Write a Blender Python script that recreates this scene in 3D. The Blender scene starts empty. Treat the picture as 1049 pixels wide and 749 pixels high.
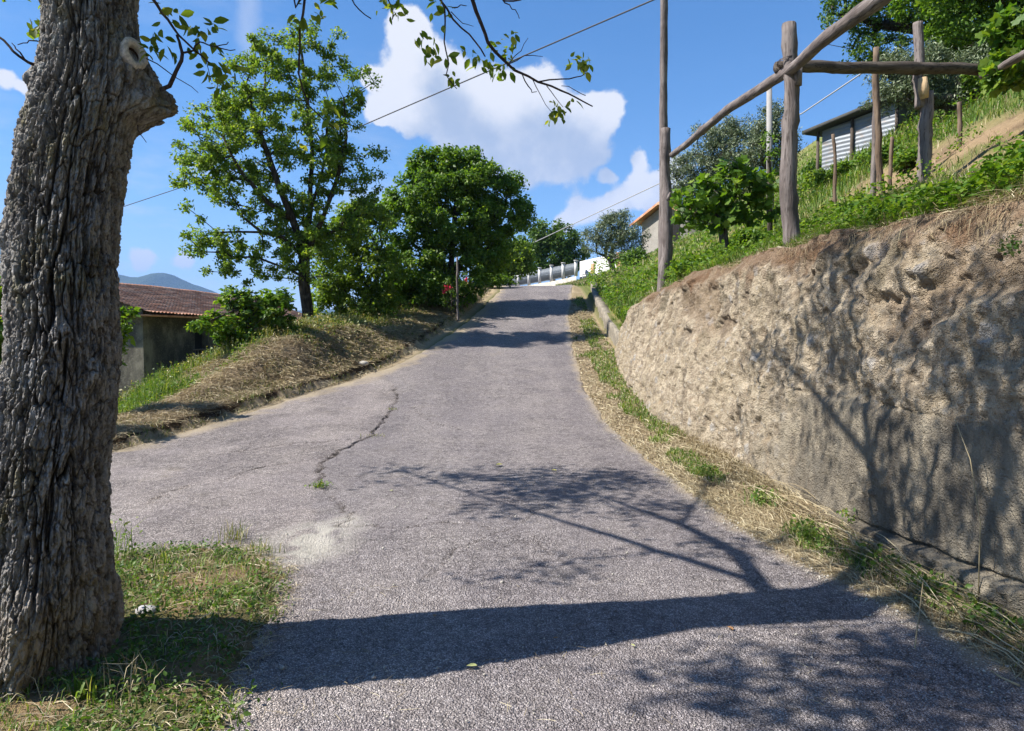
import bpy, math, random
import numpy as np
from mathutils import Vector, Euler

# ------------------------------------------------------------------ camera, world, sun, exposure
scene = bpy.context.scene
C = scene.collection
F = 700.0                      # focal length in photo pixels (1049 wide)
PITCH = math.radians(2.5)
CAMZ = 1.6
cam_data = bpy.data.cameras.new("camera")
cam_data.sensor_width = 36.0
cam_data.lens = F / 1049.0 * 36.0
cam_data.clip_start = 0.05
cam_data.clip_end = 30000.0
cam = bpy.data.objects.new("camera", cam_data)
C.objects.link(cam)
cam.location = (0, 0, CAMZ)
cam.rotation_euler = (math.radians(90) - PITCH, 0, 0)
scene.camera = cam

SUN_AZ = math.radians(-98.0)  # clockwise from +Y
SUN_EL = math.radians(46.0)
TO_SUN = Vector((math.sin(SUN_AZ) * math.cos(SUN_EL), math.cos(SUN_AZ) * math.cos(SUN_EL), math.sin(SUN_EL)))
sun_data = bpy.data.lights.new("sun", 'SUN')
sun_data.energy = 5.0
sun_data.angle = math.radians(0.53)
sun_data.color = (1.0, 0.95, 0.885)
sun = bpy.data.objects.new("sun", sun_data)
sun.rotation_euler = TO_SUN.to_track_quat('Z', 'Y').to_euler()
sun.location = TO_SUN * 60
C.objects.link(sun)

scene.view_settings.view_transform = 'Standard'
scene.view_settings.look = 'None'
scene.view_settings.exposure = 1.2
scene.view_settings.gamma = 1.0
scene.view_settings.use_curve_mapping = False
scene.render.engine = 'CYCLES'
scene.cycles.use_denoising = True
scene.cycles.max_bounces = 6
scene.cycles.diffuse_bounces = 3
scene.cycles.glossy_bounces = 2
scene.cycles.transmission_bounces = 3
scene.cycles.volume_bounces = 0
scene.cycles.transparent_max_bounces = 4
scene.cycles.caustics_reflective = False
scene.cycles.caustics_refractive = False

def P(px, py, d):
    """photo pixel + forward distance -> point of the place"""
    cx = (px - 524.5) / F; cy = (374.5 - py) / F
    cp, sp = math.cos(PITCH), math.sin(PITCH)
    v = np.array([cx, cp + cy * sp, -sp + cy * cp])
    v = v * (d / v[1])
    return np.array([v[0], v[1], CAMZ + v[2]])

# ------------------------------------------------------------------ world: sky with cumulus clouds
SKY_STRENGTH = 0.080
world = bpy.data.worlds.new("World")
scene.world = world
world.use_nodes = True
wt = world.node_tree
for n in list(wt.nodes): wt.nodes.remove(n)
def wn(t, **kw):
    n = wt.nodes.new(t)
    for k, v in kw.items(): setattr(n, k, v)
    return n
wl = wt.links.new
sky = wn('ShaderNodeTexSky', sky_type='NISHITA')
sky.sun_disc = False
sky.sun_elevation = SUN_EL
sky.sun_rotation = SUN_AZ
sky.air_density = 1.0; sky.dust_density = 0.35; sky.ozone_density = 2.2; sky.altitude = 300
hs = wn('ShaderNodeHueSaturation')
hs.inputs['Saturation'].default_value = 1.32
hs.inputs['Value'].default_value = 0.97
hs.inputs['Hue'].default_value = 0.502
wl(sky.outputs[0], hs.inputs['Color'])
bg_sky = wn('ShaderNodeBackground'); bg_sky.inputs[1].default_value = SKY_STRENGTH
wl(hs.outputs[0], bg_sky.inputs[0])
tc = wn('ShaderNodeTexCoord')
def vmath(op, a, b=None):
    n = wn('ShaderNodeVectorMath', operation=op)
    for i, s in enumerate((a, b)):
        if s is None: continue
        if isinstance(s, (tuple, list)): n.inputs[i].default_value = s
        else: wl(s, n.inputs[i])
    return n.outputs['Value'] if op in ('DISTANCE', 'DOT_PRODUCT', 'LENGTH') else n.outputs['Vector']
def fmath(op, a, b=None, clamp=False):
    n = wn('ShaderNodeMath', operation=op); n.use_clamp = clamp
    for i, s in enumerate((a, b)):
        if s is None: continue
        if isinstance(s, (int, float)): n.inputs[i].default_value = s
        else: wl(s, n.inputs[i])
    return n.outputs[0]
def smooth(v, a, b, c=0.0, d=1.0):
    n = wn('ShaderNodeMapRange', interpolation_type='SMOOTHSTEP')
    wl(v, n.inputs[0]); n.inputs[1].default_value = a; n.inputs[2].default_value = b
    n.inputs[3].default_value = c; n.inputs[4].default_value = d
    return n.outputs[0]
def skydir(px, py):
    p = P(px, py, 1.0) - np.array([0, 0, CAMZ]); return p / np.linalg.norm(p)
# cumulus lobes: sky direction and angular radius
LOBES = [(420, 58, 48), (398, 95, 34), (450, 82, 52), (455, 120, 55), (410, 118, 30), (500, 105, 50), (545, 98, 48), (500, 150, 48),
         (560, 120, 62), (605, 122, 46), (540, 165, 46), (590, 165, 46), (622, 112, 26), (420, 38, 26), (378, 75, 16), (385, 112, 22),
         (655, 160, 17), (650, 190, 30), (672, 200, 34), (622, 182, 13), (600, 218, 26), (630, 212, 26), (580, 232, 18), (690, 175, 22),
         (10, 84, 19), (34, 96, 12), (146, 268, 20), (186, 264, 17), (1180, 60, 120), (-220, 120, 110)]
def field(vec):
    acc = None
    for px, py, r in LOBES:
        c = skydir(px, py)
        d = vmath('DISTANCE', vec, tuple(c))
        m = wn('ShaderNodeMapRange', interpolation_type='SMOOTHSTEP')
        wl(d, m.inputs[0]); m.inputs[1].default_value = 0.0; m.inputs[2].default_value = r / F * 1.02
        m.inputs[3].default_value = 1.0; m.inputs[4].default_value = 0.0
        acc = m.outputs[0] if acc is None else fmath('ADD', acc, m.outputs[0])
    return acc
def fbm(vec, scale, detail=6, rough=0.55, off=(0, 0, 0)):
    v = vmath('ADD', vec, off)
    n = wn('ShaderNodeTexNoise'); wl(v, n.inputs['Vector'])
    n.inputs['Scale'].default_value = scale; n.inputs['Detail'].default_value = detail; n.inputs['Roughness'].default_value = rough
    return n
direction = vmath('NORMALIZE', tc.outputs['Generated'])
warp = fbm(direction, 9, 5, 0.6)
wv = vmath('SUBTRACT', warp.outputs['Color'], (0.5, 0.5, 0.5))
wvs = wn('ShaderNodeVectorMath', operation='SCALE'); wl(wv, wvs.inputs[0]); wvs.inputs['Scale'].default_value = 0.05
dvec = vmath('ADD', direction, wvs.outputs[0])
f0 = field(dvec)
n1 = fbm(direction, 20, 11, 0.66).outputs[0]
dens0 = fmath('ADD', f0, fmath('MULTIPLY', fmath('SUBTRACT', n1, 0.5), 1.35))
puff = fbm(direction, 26, 7, 0.55, (3, 1, 7)).outputs[0]
mask_c = smooth(dens0, 0.33, 0.72)
# thin wisps and a short contrail
wispn = fbm(vmath('MULTIPLY', direction, (1.0, 1.0, 3.2)), 6.5, 8, 0.6, (11, 4, 2)).outputs[0]
wisp = smooth(wispn, 0.48, 0.74, 0.0, 0.8)
sep = wn('ShaderNodeSeparateXYZ'); wl(direction, sep.inputs[0])
lowsky = smooth(sep.outputs[2], 0.02, 0.36, 1.0, 0.12)
leftw = smooth(sep.outputs[0], -0.25, 0.05, 1.0, 0.1)
wisp = fmath('MULTIPLY', fmath('MULTIPLY', wisp, lowsky), leftw)
ca, cb = skydir(257, -60), skydir(256, 62)
mid = (ca + cb) / 2
cn = np.cross(ca, cb); cn = cn / np.linalg.norm(cn)
across = fmath('ABSOLUTE', vmath('DOT_PRODUCT', dvec, tuple(cn)))
ctr = fmath('MULTIPLY', smooth(across, 0.0, 0.018, 1, 0), smooth(vmath('DISTANCE', direction, tuple(mid)), 0.03, 0.115, 1, 0))
ctr = fmath('MULTIPLY', ctr, 0.30)
mask = fmath('MAXIMUM', fmath('MAXIMUM', mask_c, wisp), ctr)
# shading: compare with the cloud towards the sun
sd = TO_SUN * 0.06
dens_s = field(vmath('ADD', dvec, (-0.028, 0.0, 0.045)))
thick = fmath('SUBTRACT', fmath('ADD', dens_s, fmath('MULTIPLY', puff, 1.5)), 0.75)
shade = smooth(thick, 0.15, 1.75, 0.0, 1.0)
cr = wn('ShaderNodeMix', data_type='RGBA'); wl(shade, cr.inputs['Factor'])
cr.inputs[6].default_value = (0.80, 0.80, 0.80, 1); cr.inputs[7].default_value = (0.40, 0.47, 0.58, 1)
bg_c = wn('ShaderNodeBackground'); wl(cr.outputs[2], bg_c.inputs[0]); bg_c.inputs[1].default_value = 0.53
mx = wn('ShaderNodeMixShader'); wl(mask, mx.inputs[0]); wl(bg_sky.outputs[0], mx.inputs[1]); wl(bg_c.outputs[0], mx.inputs[2])
wo = wn('ShaderNodeOutputWorld'); wl(mx.outputs[0], wo.inputs[0])

# ------------------------------------------------------------------ small numeric tools
def rng(seed): return np.random.default_rng(seed)
def _hash(ix, iy, iz, seed):
    h = (ix.astype(np.int64) * 374761393 + iy.astype(np.int64) * 668265263 + iz.astype(np.int64) * 2147483647 + seed * 1274126177) & 0xffffffff
    h = ((h ^ (h >> 13)) * 1274126177) & 0xffffffff
    h = ((h ^ (h >> 16)) * 2246822519) & 0xffffffff
    return ((h ^ (h >> 15)) & 0xffffff) / float(0xffffff)
def vnoise(x, y, z=None, seed=0):
    x = np.asarray(x, float); y = np.asarray(y, float)
    z = np.zeros_like(x) if z is None else np.asarray(z, float) + np.zeros_like(x)
    x = x + np.zeros_like(y); 
    ix, iy, iz = np.floor(x), np.floor(y), np.floor(z)
    fx, fy, fz = x - ix, y - iy, z - iz
    fx = fx*fx*fx*(fx*(fx*6-15)+10); fy = fy*fy*fy*(fy*(fy*6-15)+10); fz = fz*fz*fz*(fz*(fz*6-15)+10)
    r = 0
    for a in (0, 1):
        for b in (0, 1):
            for c in (0, 1):
                w = (fx if a else 1-fx) * (fy if b else 1-fy) * (fz if c else 1-fz)
                r = r + w * _hash(ix+a, iy+b, iz+c, seed)
    return r * 2 - 1
def fnoise(x, y, z=None, octaves=4, rough=0.5, seed=0):
    r = 0; amp = 1.0; k = 1.0; tot = 0
    for o in range(octaves):
        r = r + amp * vnoise(np.asarray(x)*k + o*17.3, np.asarray(y)*k + o*5.1, None if z is None else np.asarray(z)*k, seed+o)
        tot += amp; amp *= rough; k *= 2.03
    return r / tot
def worley(x, y, seed=0, jitter=0.9):
    """F1, F2 and cell id of 2-D cells"""
    ix, iy = np.floor(x), np.floor(y)
    f1 = np.full(x.shape, 9.0); f2 = np.full(x.shape, 9.0); cid = np.zeros(x.shape)
    zz = np.zeros_like(ix)
    for a in (-1, 0, 1):
        for b in (-1, 0, 1):
            cx, cy = ix + a, iy + b
            qx = cx + 0.5 + (_hash(cx, cy, zz, seed) - 0.5) * jitter
            qy = cy + 0.5 + (_hash(cx, cy, zz, seed + 7) - 0.5) * jitter
            d = np.sqrt((qx - x)**2 + (qy - y)**2)
            h = _hash(cx, cy, zz, seed + 13)
            new = d < f1
            f2 = np.where(new, f1, np.minimum(f2, d)); cid = np.where(new, h, cid); f1 = np.where(new, d, f1)
    return f1, f2, cid
def sstep(a, b, x):
    t = np.clip((np.asarray(x, float) - a) / (b - a), 0, 1); return t*t*(3-2*t)
def interp(x, xs, ys): return np.interp(x, xs, ys)

class MB:
    """collects vertices and faces, builds ONE mesh object"""
    def __init__(s): s.v = []; s.q = []; s.t = []; s.n = 0; s.qm = []; s.tm = []
    def add(s, v, quads=None, tris=None, mi=0):
        v = np.asarray(v, float).reshape(-1, 3)
        if quads is not None and len(quads):
            q = np.asarray(quads, np.int64).reshape(-1, 4) + s.n; s.q.append(q); s.qm.append(np.full(len(q), mi))
        if tris is not None and len(tris):
            t = np.asarray(tris, np.int64).reshape(-1, 3) + s.n; s.t.append(t); s.tm.append(np.full(len(t), mi))
        s.v.append(v); s.n += len(v)
    def box(s, c, size, rz=0.0, mi=0, rx=0.0, ry=0.0):
        hx, hy, hz = [a / 2 for a in size]
        v = np.array([[x, y, z] for x in (-hx, hx) for y in (-hy, hy) for z in (-hz, hz)])
        R = np.array(Euler((rx, ry, rz)).to_matrix())
        s.add(v @ R.T + np.array(c), [[0,1,3,2],[4,6,7,5],[0,4,5,1],[2,3,7,6],[0,2,6,4],[1,5,7,3]], mi=mi)
    def tube(s, pts, rad, seg=8, cap=True, mi=0, wob=0.0, seed=0):
        pts = np.asarray(pts, float); n = len(pts); rad = np.broadcast_to(np.asarray(rad, float), (n,))
        t = np.gradient(pts, axis=0); t /= np.maximum(np.linalg.norm(t, axis=1, keepdims=True), 1e-9)
        ref = np.array([0, 0, 1.0]) if abs(t[0, 2]) < 0.9 else np.array([1.0, 0, 0])
        a = np.cross(t, ref); ln = np.linalg.norm(a, axis=1, keepdims=True)
        bad = ln[:, 0] < 1e-3; a[bad] = np.array([1.0, 0, 0]); ln[bad] = 1; a /= ln
        for i in range(1, n):
            if np.dot(a[i], a[i-1]) < 0: a[i] = -a[i]
        b = np.cross(t, a)
        th = np.linspace(0, 2*np.pi, seg, endpoint=False)
        rr = rad[:, None] * np.ones(seg)[None]
        if wob: rr = rr * (1 + wob * rng(seed).normal(size=(n, seg)))
        ring = pts[:, None] + rr[..., None] * (np.cos(th)[None, :, None]*a[:, None] + np.sin(th)[None, :, None]*b[:, None])
        v = ring.reshape(-1, 3)
        i = np.arange(n-1)[:, None]*seg; j = np.arange(seg)[None]; j2 = (j+1) % seg
        q = np.stack([i+j, i+j2, i+seg+j2, i+seg+j], -1).reshape(-1, 4)
        tris = []
        if cap:
            v = np.vstack([v, pts[0], pts[-1]]); b0, b1 = n*seg, n*seg+1
            for k in range(seg):
                tris.append([b0, (k+1) % seg, k]); tris.append([b1, (n-1)*seg+k, (n-1)*seg+(k+1) % seg])
        s.add(v, q, tris, mi)
    def build(s, name, mat, parent=None, smooth=False):
        me = bpy.data.meshes.new(name)
        v = np.vstack(s.v) if s.v else np.zeros((0, 3))
        q = np.vstack(s.q) if s.q else np.zeros((0, 4), np.int64)
        t = np.vstack(s.t) if s.t else np.zeros((0, 3), np.int64)
        me.vertices.add(len(v)); me.vertices.foreach_set("co", v.astype(np.float32).ravel())
        me.loops.add(q.size + t.size)
        me.loops.foreach_set("vertex_index", np.concatenate([q.ravel(), t.ravel()]).astype(np.int32))
        me.polygons.add(len(q) + len(t))
        ls = np.concatenate([np.arange(len(q))*4, q.size + np.arange(len(t))*3]).astype(np.int32)
        me.polygons.foreach_set("loop_start", ls)
        try: me.polygons.foreach_set("loop_total", np.concatenate([np.full(len(q), 4), np.full(len(t), 3)]).astype(np.int32))
        except Exception: pass
        mats = mat if isinstance(mat, (list, tuple)) else [mat]
        for m in mats: me.materials.append(m)
        if len(mats) > 1:
            me.polygons.foreach_set("material_index", np.concatenate(s.qm + s.tm).astype(np.int32))
        me.update(calc_edges=True)
        if smooth: me.polygons.foreach_set("use_smooth", np.ones(len(me.polygons), bool))
        o = bpy.data.objects.new(name, me); C.objects.link(o)
        if parent is not None:
            o.parent = parent
            o.matrix_parent_inverse = parent.matrix_basis.inverted()
        return o
def attr_color(o, name, rgb):
    a = o.data.color_attributes.new(name, 'FLOAT_COLOR', 'POINT')
    rgba = np.ones((len(rgb), 4), np.float32); rgba[:, :3] = rgb
    a.data.foreach_set("color", rgba.ravel())
def attr_float(o, name, val):
    a = o.data.attributes.new(name, 'FLOAT', 'POINT'); a.data.foreach_set("value", np.asarray(val, np.float32))
def grid_faces(nr, nc, wrap=False):
    i = np.arange(nr-1)[:, None]*nc; j = np.arange(nc if wrap else nc-1)[None]; j2 = (j+1) % nc
    return np.stack([i+j, i+j2, i+nc+j2, i+nc+j], -1).reshape(-1, 4)
def tag(o, label=None, cat=None, group=None, kind=None):
    if label: o['label'] = label
    if cat: o['category'] = cat
    if group: o['group'] = group
    if kind: o['kind'] = kind
    return o
def empty(name, loc, label, cat, group=None):
    o = bpy.data.objects.new(name, None); C.objects.link(o); o.location = tuple(float(a) for a in loc)
    o.empty_display_size = 0.2
    return tag(o, label, cat, group)

# ------------------------------------------------------------------ materials
class NT:
    def __init__(s, name):
        s.m = bpy.data.materials.new(name); s.m.use_nodes = True; s.t = s.m.node_tree
        s.t.nodes.clear(); s.out = s.t.nodes.new('ShaderNodeOutputMaterial')
        s.co = s.t.nodes.new('ShaderNodeTexCoord').outputs['Object']
    def n(s, t, **kw):
        n = s.t.nodes.new(t)
        for k, v in kw.items(): setattr(n, k, v)
        return n
    def l(s, a, b): s.t.links.new(a, b)
    def put(s, v, sock):
        if isinstance(v, (int, float)): sock.default_value = v
        elif isinstance(v, (tuple, list)): sock.default_value = tuple(v) + ((1.0,) if len(v) == 3 and sock.type == 'RGBA' else ())
        else: s.l(v, sock)
    def noise(s, scale, detail=4, rough=0.5, vec=None, stretch=None, color=False, dist=0.0):
        v = vec or s.co
        if stretch:
            mp = s.n('ShaderNodeMapping'); s.l(v, mp.inputs[0]); mp.inputs['Scale'].default_value = stretch; v = mp.outputs[0]
        n = s.n('ShaderNodeTexNoise'); s.l(v, n.inputs['Vector']); n.inputs['Scale'].default_value = scale
        n.inputs['Detail'].default_value = detail; n.inputs['Roughness'].default_value = rough; n.inputs['Distortion'].default_value = dist
        return n.outputs['Color'] if color else n.outputs[0]
    def voro(s, scale, feature='F1', vec=None, out='Distance', stretch=None, rand=1.0):
        v = vec or s.co
        if stretch:
            mp = s.n('ShaderNodeMapping'); s.l(v, mp.inputs[0]); mp.inputs['Scale'].default_value = stretch; v = mp.outputs[0]
        n = s.n('ShaderNodeTexVoronoi', feature=feature); s.l(v, n.inputs['Vector']); n.inputs['Scale'].default_value = scale
        n.inputs['Randomness'].default_value = rand
        return n.outputs[out]
    def ramp(s, v, a, b, c=0.0, d=1.0, interp='SMOOTHSTEP'):
        n = s.n('ShaderNodeMapRange', interpolation_type=interp); s.put(v, n.inputs[0])
        n.inputs[1].default_value = a; n.inputs[2].default_value = b; n.inputs[3].default_value = c; n.inputs[4].default_value = d
        return n.outputs[0]
    def mix(s, f, a, b, mode='MIX'):
        n = s.n('ShaderNodeMix', data_type='RGBA', blend_type=mode); s.put(f, n.inputs['Factor']); s.put(a, n.inputs[6]); s.put(b, n.inputs[7])
        return n.outputs[2]
    def math(s, op, a, b=0.0, clamp=False):
        n = s.n('ShaderNodeMath', operation=op, use_clamp=clamp); s.put(a, n.inputs[0]); s.put(b, n.inputs[1]); return n.outputs[0]
    def attr(s, name, fac=True):
        n = s.n('ShaderNodeAttribute', attribute_name=name); return n.outputs['Fac'] if fac else n.outputs['Color']
    def island(s): return s.n('ShaderNodeNewGeometry').outputs['Random Per Island']
    def bump(s, h, strength=0.5, dist=0.01, normal=None):
        n = s.n('ShaderNodeBump'); n.inputs['Strength'].default_value = strength; n.inputs['Distance'].default_value = dist
        s.l(h, n.inputs['Height'])
        if normal is not None: s.l(normal, n.inputs['Normal'])
        return n.outputs[0]
    def bsdf(s, color, rough=0.9, normal=None, spec=0.3, metal=0.0, **kw):
        n = s.n('ShaderNodeBsdfPrincipled'); s.put(color, n.inputs['Base Color']); s.put(rough, n.inputs['Roughness'])
        n.inputs['Specular IOR Level'].default_value = spec; s.put(metal, n.inputs['Metallic'])
        if normal is not None: s.l(normal, n.inputs['Normal'])
        s.l(n.outputs[0], s.out.inputs[0]); return n
def palette(nt, fac, cols):
    n = nt.n('ShaderNodeValToRGB'); nt.l(fac, n.inputs[0]); e = n.color_ramp.elements
    while len(e) < len(cols): e.new(0.5)
    for i, (p, c) in enumerate(cols): e[i].position = p; e[i].color = tuple(c) + (1,)
    return n.outputs[0]
def leaf_mat(name, cols, transl=0.45, gloss=0.35, tcol=(1.25, 1.25, 0.45)):
    s = NT(name)
    c = palette(s, s.island(), cols)
    c = s.mix(0.5, c, s.mix(s.noise(0.9, 3), (0.55, 0.6, 0.5), (1.35, 1.3, 1.2)), 'MULTIPLY')
    p = s.n('ShaderNodeBsdfPrincipled'); s.l(c, p.inputs['Base Color']); p.inputs['Roughness'].default_value = 0.5
    p.inputs['Specular IOR Level'].default_value = gloss
    t = s.n('ShaderNodeBsdfTranslucent'); s.l(s.mix(1.0, c, tcol, 'MULTIPLY'), t.inputs[0])
    m = s.n('ShaderNodeMixShader'); m.inputs[0].default_value = transl; s.l(p.outputs[0], m.inputs[1]); s.l(t.outputs[0], m.inputs[2])
    s.l(m.outputs[0], s.out.inputs[0]); return s.m
def wood_mat(name, c1, c2, c3, scale=1.0, rough=0.85, bump=0.8, ax=2):
    s = NT(name)
    st = [1, 1, 1]; st[ax] = .08; g = s.noise(16*scale, 6, 0.65, stretch=tuple(st)); g2 = s.noise(60*scale, 4, 0.6, stretch=tuple(st)); b = s.noise(3*scale, 4)
    c = s.mix(s.ramp(g, 0.35, 0.65), c1, c2); c = s.mix(s.ramp(g2, 0.52, 0.68), c, c3); c = s.mix(s.ramp(b, 0.45, 0.75, 0, 0.6), c, c3)
    s.bsdf(c, rough, s.bump(s.math('ADD', g, g2), bump, 0.01), 0.2); return s.m
def plain_mat(name, col, var=0.25, rough=0.9, scale=6.0, bump=0.2, spec=0.25, metal=0.0):
    s = NT(name); a = s.noise(scale, 6, 0.6); b = s.noise(scale*9, 4, 0.6)
    f = s.math('MULTIPLY', s.math('ADD', a, b), 0.5)
    lo = tuple(x*(1-var) for x in col); hi = tuple(min(1, x*(1+var)) for x in col)
    s.bsdf(s.mix(s.ramp(f, 0.35, 0.65), lo, hi), rough, s.bump(b, bump, 0.01), spec, metal); return s.m
def bark_mat(name, dark, mid, light, scale=1.0):
    s = NT(name); g = s.noise(22*scale, 7, 0.65, stretch=(1, 1, 0.16)); b = s.noise(4*scale, 4)
    c = s.mix(s.ramp(g, 0.35, 0.6), dark, mid); c = s.mix(s.ramp(b, 0.5, 0.75, 0, 0.7), c, light)
    s.bsdf(c, 0.95, s.bump(g, 0.8, 0.02), 0.1); return s.m

M = {}
M['bark_grey'] = bark_mat('bark_grey', (0.03, 0.025, 0.02), (0.10, 0.085, 0.068), (0.17, 0.15, 0.125))
M['bark_dark'] = bark_mat('bark_dark', (0.02, 0.016, 0.012), (0.06, 0.05, 0.04), (0.11, 0.095, 0.08))
M['twig'] = bark_mat('twig', (0.03, 0.022, 0.02), (0.07, 0.052, 0.045), (0.12, 0.10, 0.09), 3)
M['leaf_ash'] = leaf_mat('leaf_ash', [(0, (0.085, 0.15, 0.022)), (0.4, (0.135, 0.225, 0.032)), (0.8, (0.20, 0.30, 0.045)), (1, (0.32, 0.38, 0.08))], 0.55)
M['leaf_deep'] = leaf_mat('leaf_deep', [(0, (0.055, 0.125, 0.015)), (0.5, (0.115, 0.215, 0.026)), (0.85, (0.16, 0.275, 0.035)), (1, (0.26, 0.35, 0.06))], 0.5)
M['leaf_far'] = leaf_mat('leaf_far', [(0, (0.045, 0.10, 0.016)), (0.5, (0.085, 0.165, 0.027)), (1, (0.15, 0.235, 0.045))], 0.4)
M['leaf_bright'] = leaf_mat('leaf_bright', [(0, (0.06, 0.14, 0.015)), (0.5, (0.11, 0.21, 0.025)), (1, (0.22, 0.30, 0.04))], 0.5)
M['leaf_olive'] = leaf_mat('leaf_olive', [(0, (0.06, 0.09, 0.035)), (0.5, (0.12, 0.16, 0.075)), (0.8, (0.20, 0.245, 0.14)), (1, (0.30, 0.34, 0.22))], 0.15, 0.5, (1.1, 1.1, 0.8))
M['leaf_walnut'] = leaf_mat('leaf_walnut', [(0, (0.08, 0.14, 0.02)), (0.6, (0.16, 0.23, 0.035)), (1, (0.32, 0.33, 0.06))], 0.6, 0.3, (1.4, 1.35, 0.4))
M['grass_green'] = leaf_mat('grass_green', [(0, (0.05, 0.12, 0.015)), (0.5, (0.12, 0.21, 0.035)), (0.8, (0.21, 0.29, 0.06)), (1, (0.40, 0.38, 0.16))], 0.42)
M['grass_mixed'] = leaf_mat('grass_mixed', [(0, (0.07, 0.12, 0.025)), (0.35, (0.13, 0.19, 0.04)), (0.6, (0.24, 0.25, 0.09)), (1, (0.42, 0.34, 0.17))], 0.3)
M['straw'] = leaf_mat('straw', [(0, (0.15, 0.11, 0.065)), (0.4, (0.30, 0.235, 0.14)), (0.8, (0.46, 0.39, 0.25)), (1, (0.64, 0.56, 0.40))], 0.15, 0.3, (1, 0.95, 0.7))
M['hay'] = leaf_mat('hay', [(0, (0.15, 0.11, 0.065)), (0.4, (0.27, 0.205, 0.13)), (0.8, (0.42, 0.34, 0.21)), (1, (0.56, 0.47, 0.28))], 0.12, 0.2, (1, 0.95, 0.7))
M['post'] = wood_mat('weathered_post', (0.12, 0.098, 0.09), (0.22, 0.19, 0.175), (0.06, 0.048, 0.042))
M['post_brown'] = wood_mat('brown_post', (0.12, 0.082, 0.055), (0.21, 0.155, 0.11), (0.055, 0.04, 0.03))
M['beam_along'] = wood_mat('weathered_beam', (0.12, 0.098, 0.09), (0.22, 0.19, 0.175), (0.05, 0.04, 0.035), ax=1)
M['post_dark'] = wood_mat('dark_post', (0.06, 0.048, 0.038), (0.12, 0.098, 0.078), (0.028, 0.022, 0.018))
M['beam_dark'] = wood_mat('dark_beam', (0.06, 0.048, 0.038), (0.12, 0.098, 0.078), (0.028, 0.022, 0.018), ax=0)
M['cutwood'] = wood_mat('cut_wood', (0.42, 0.30, 0.17), (0.52, 0.38, 0.22), (0.30, 0.2, 0.11))
# ------------------------------------------------------------------ the lie of the land
RY = np.array([-30, 0, 5, 9, 11, 13, 15, 17, 20, 23, 26, 28, 31, 48, 70, 120, 400.])
RZ = np.array([-.9, 0, 0, .10, .22, .42, .68, 1.0, 1.52, 2.2, 3.0, 3.5, 3.85, 4.98, 6.0, 7.5, 14.])
def smoothtab(xs, ys, w=1.2):
    gx = np.arange(xs[0], xs[-1], 0.25); gy = np.interp(gx, xs, ys); k = int(w/0.25)
    ker = np.hanning(2*k+3); ker /= ker.sum(); pad = np.pad(gy, k+1, mode='edge'); gy = np.convolve(pad, ker, mode='valid')
    return gx, gy
_gx, _gy = smoothtab(RY, RZ, 2.0)
def road_z(y): return np.interp(y, _gx, _gy)
def road_left(y): return np.interp(y, [-5, 4.5, 6, 7.5, 9, 10.3, 12.6, 14.7, 16.8, 20, 23.5, 27.5, 35, 50, 80],
                                   [-13, -13, -10.5, -7.2, -5.35, -4.9, -4.25, -3.35, -2.65, -2.0, -1.25, -0.5, -0.4, -1.5, -3.])
def road_right(y): return np.interp(y, [-5, 1.5, 3.15, 3.76, 4.6, 5.4, 7.1, 10.2, 13.8, 17.3, 23, 27.5, 35, 50, 80],
                                    [2.42, 2.42, 2.38, 2.30, 2.10, 1.95, 1.78, 1.55, 1.50, 1.62, 1.92, 2.45, 3.2, 3.0, 2.])
def bank_edge(y): return road_left(y) - interp(y, [8, 10, 16, 20, 30], [.1, .2, .25, .45, .5])
def bank_h(y): return interp(y, [5, 9, 10.5, 11.8, 12.6, 13.6, 14.8, 16.5, 18.2, 20, 22, 26, 40], [.10, .12, .14, .20, .30, .55, .80, .82, .60, .32, .18, .15, .1])
WX = 2.72
def wall_top(y): return interp(y, [-5, 3.6, 5, 7, 10.8, 14.5, 16, 17, 18.2], [2.35, 2.41, 2.42, 2.52, 2.56, 2.48, 2.36, 2.06, 1.66])
def hill_base(y):
    near = wall_top(y); far = interp(y, [17, 18, 20, 24, 28, 50, 120], [1.70, 1.75, 2.10, 2.95, 3.62, 5.15, 9.])
    return near*(1-sstep(17.0, 18.4, y)) + far*sstep(17.0, 18.4, y)
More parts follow.
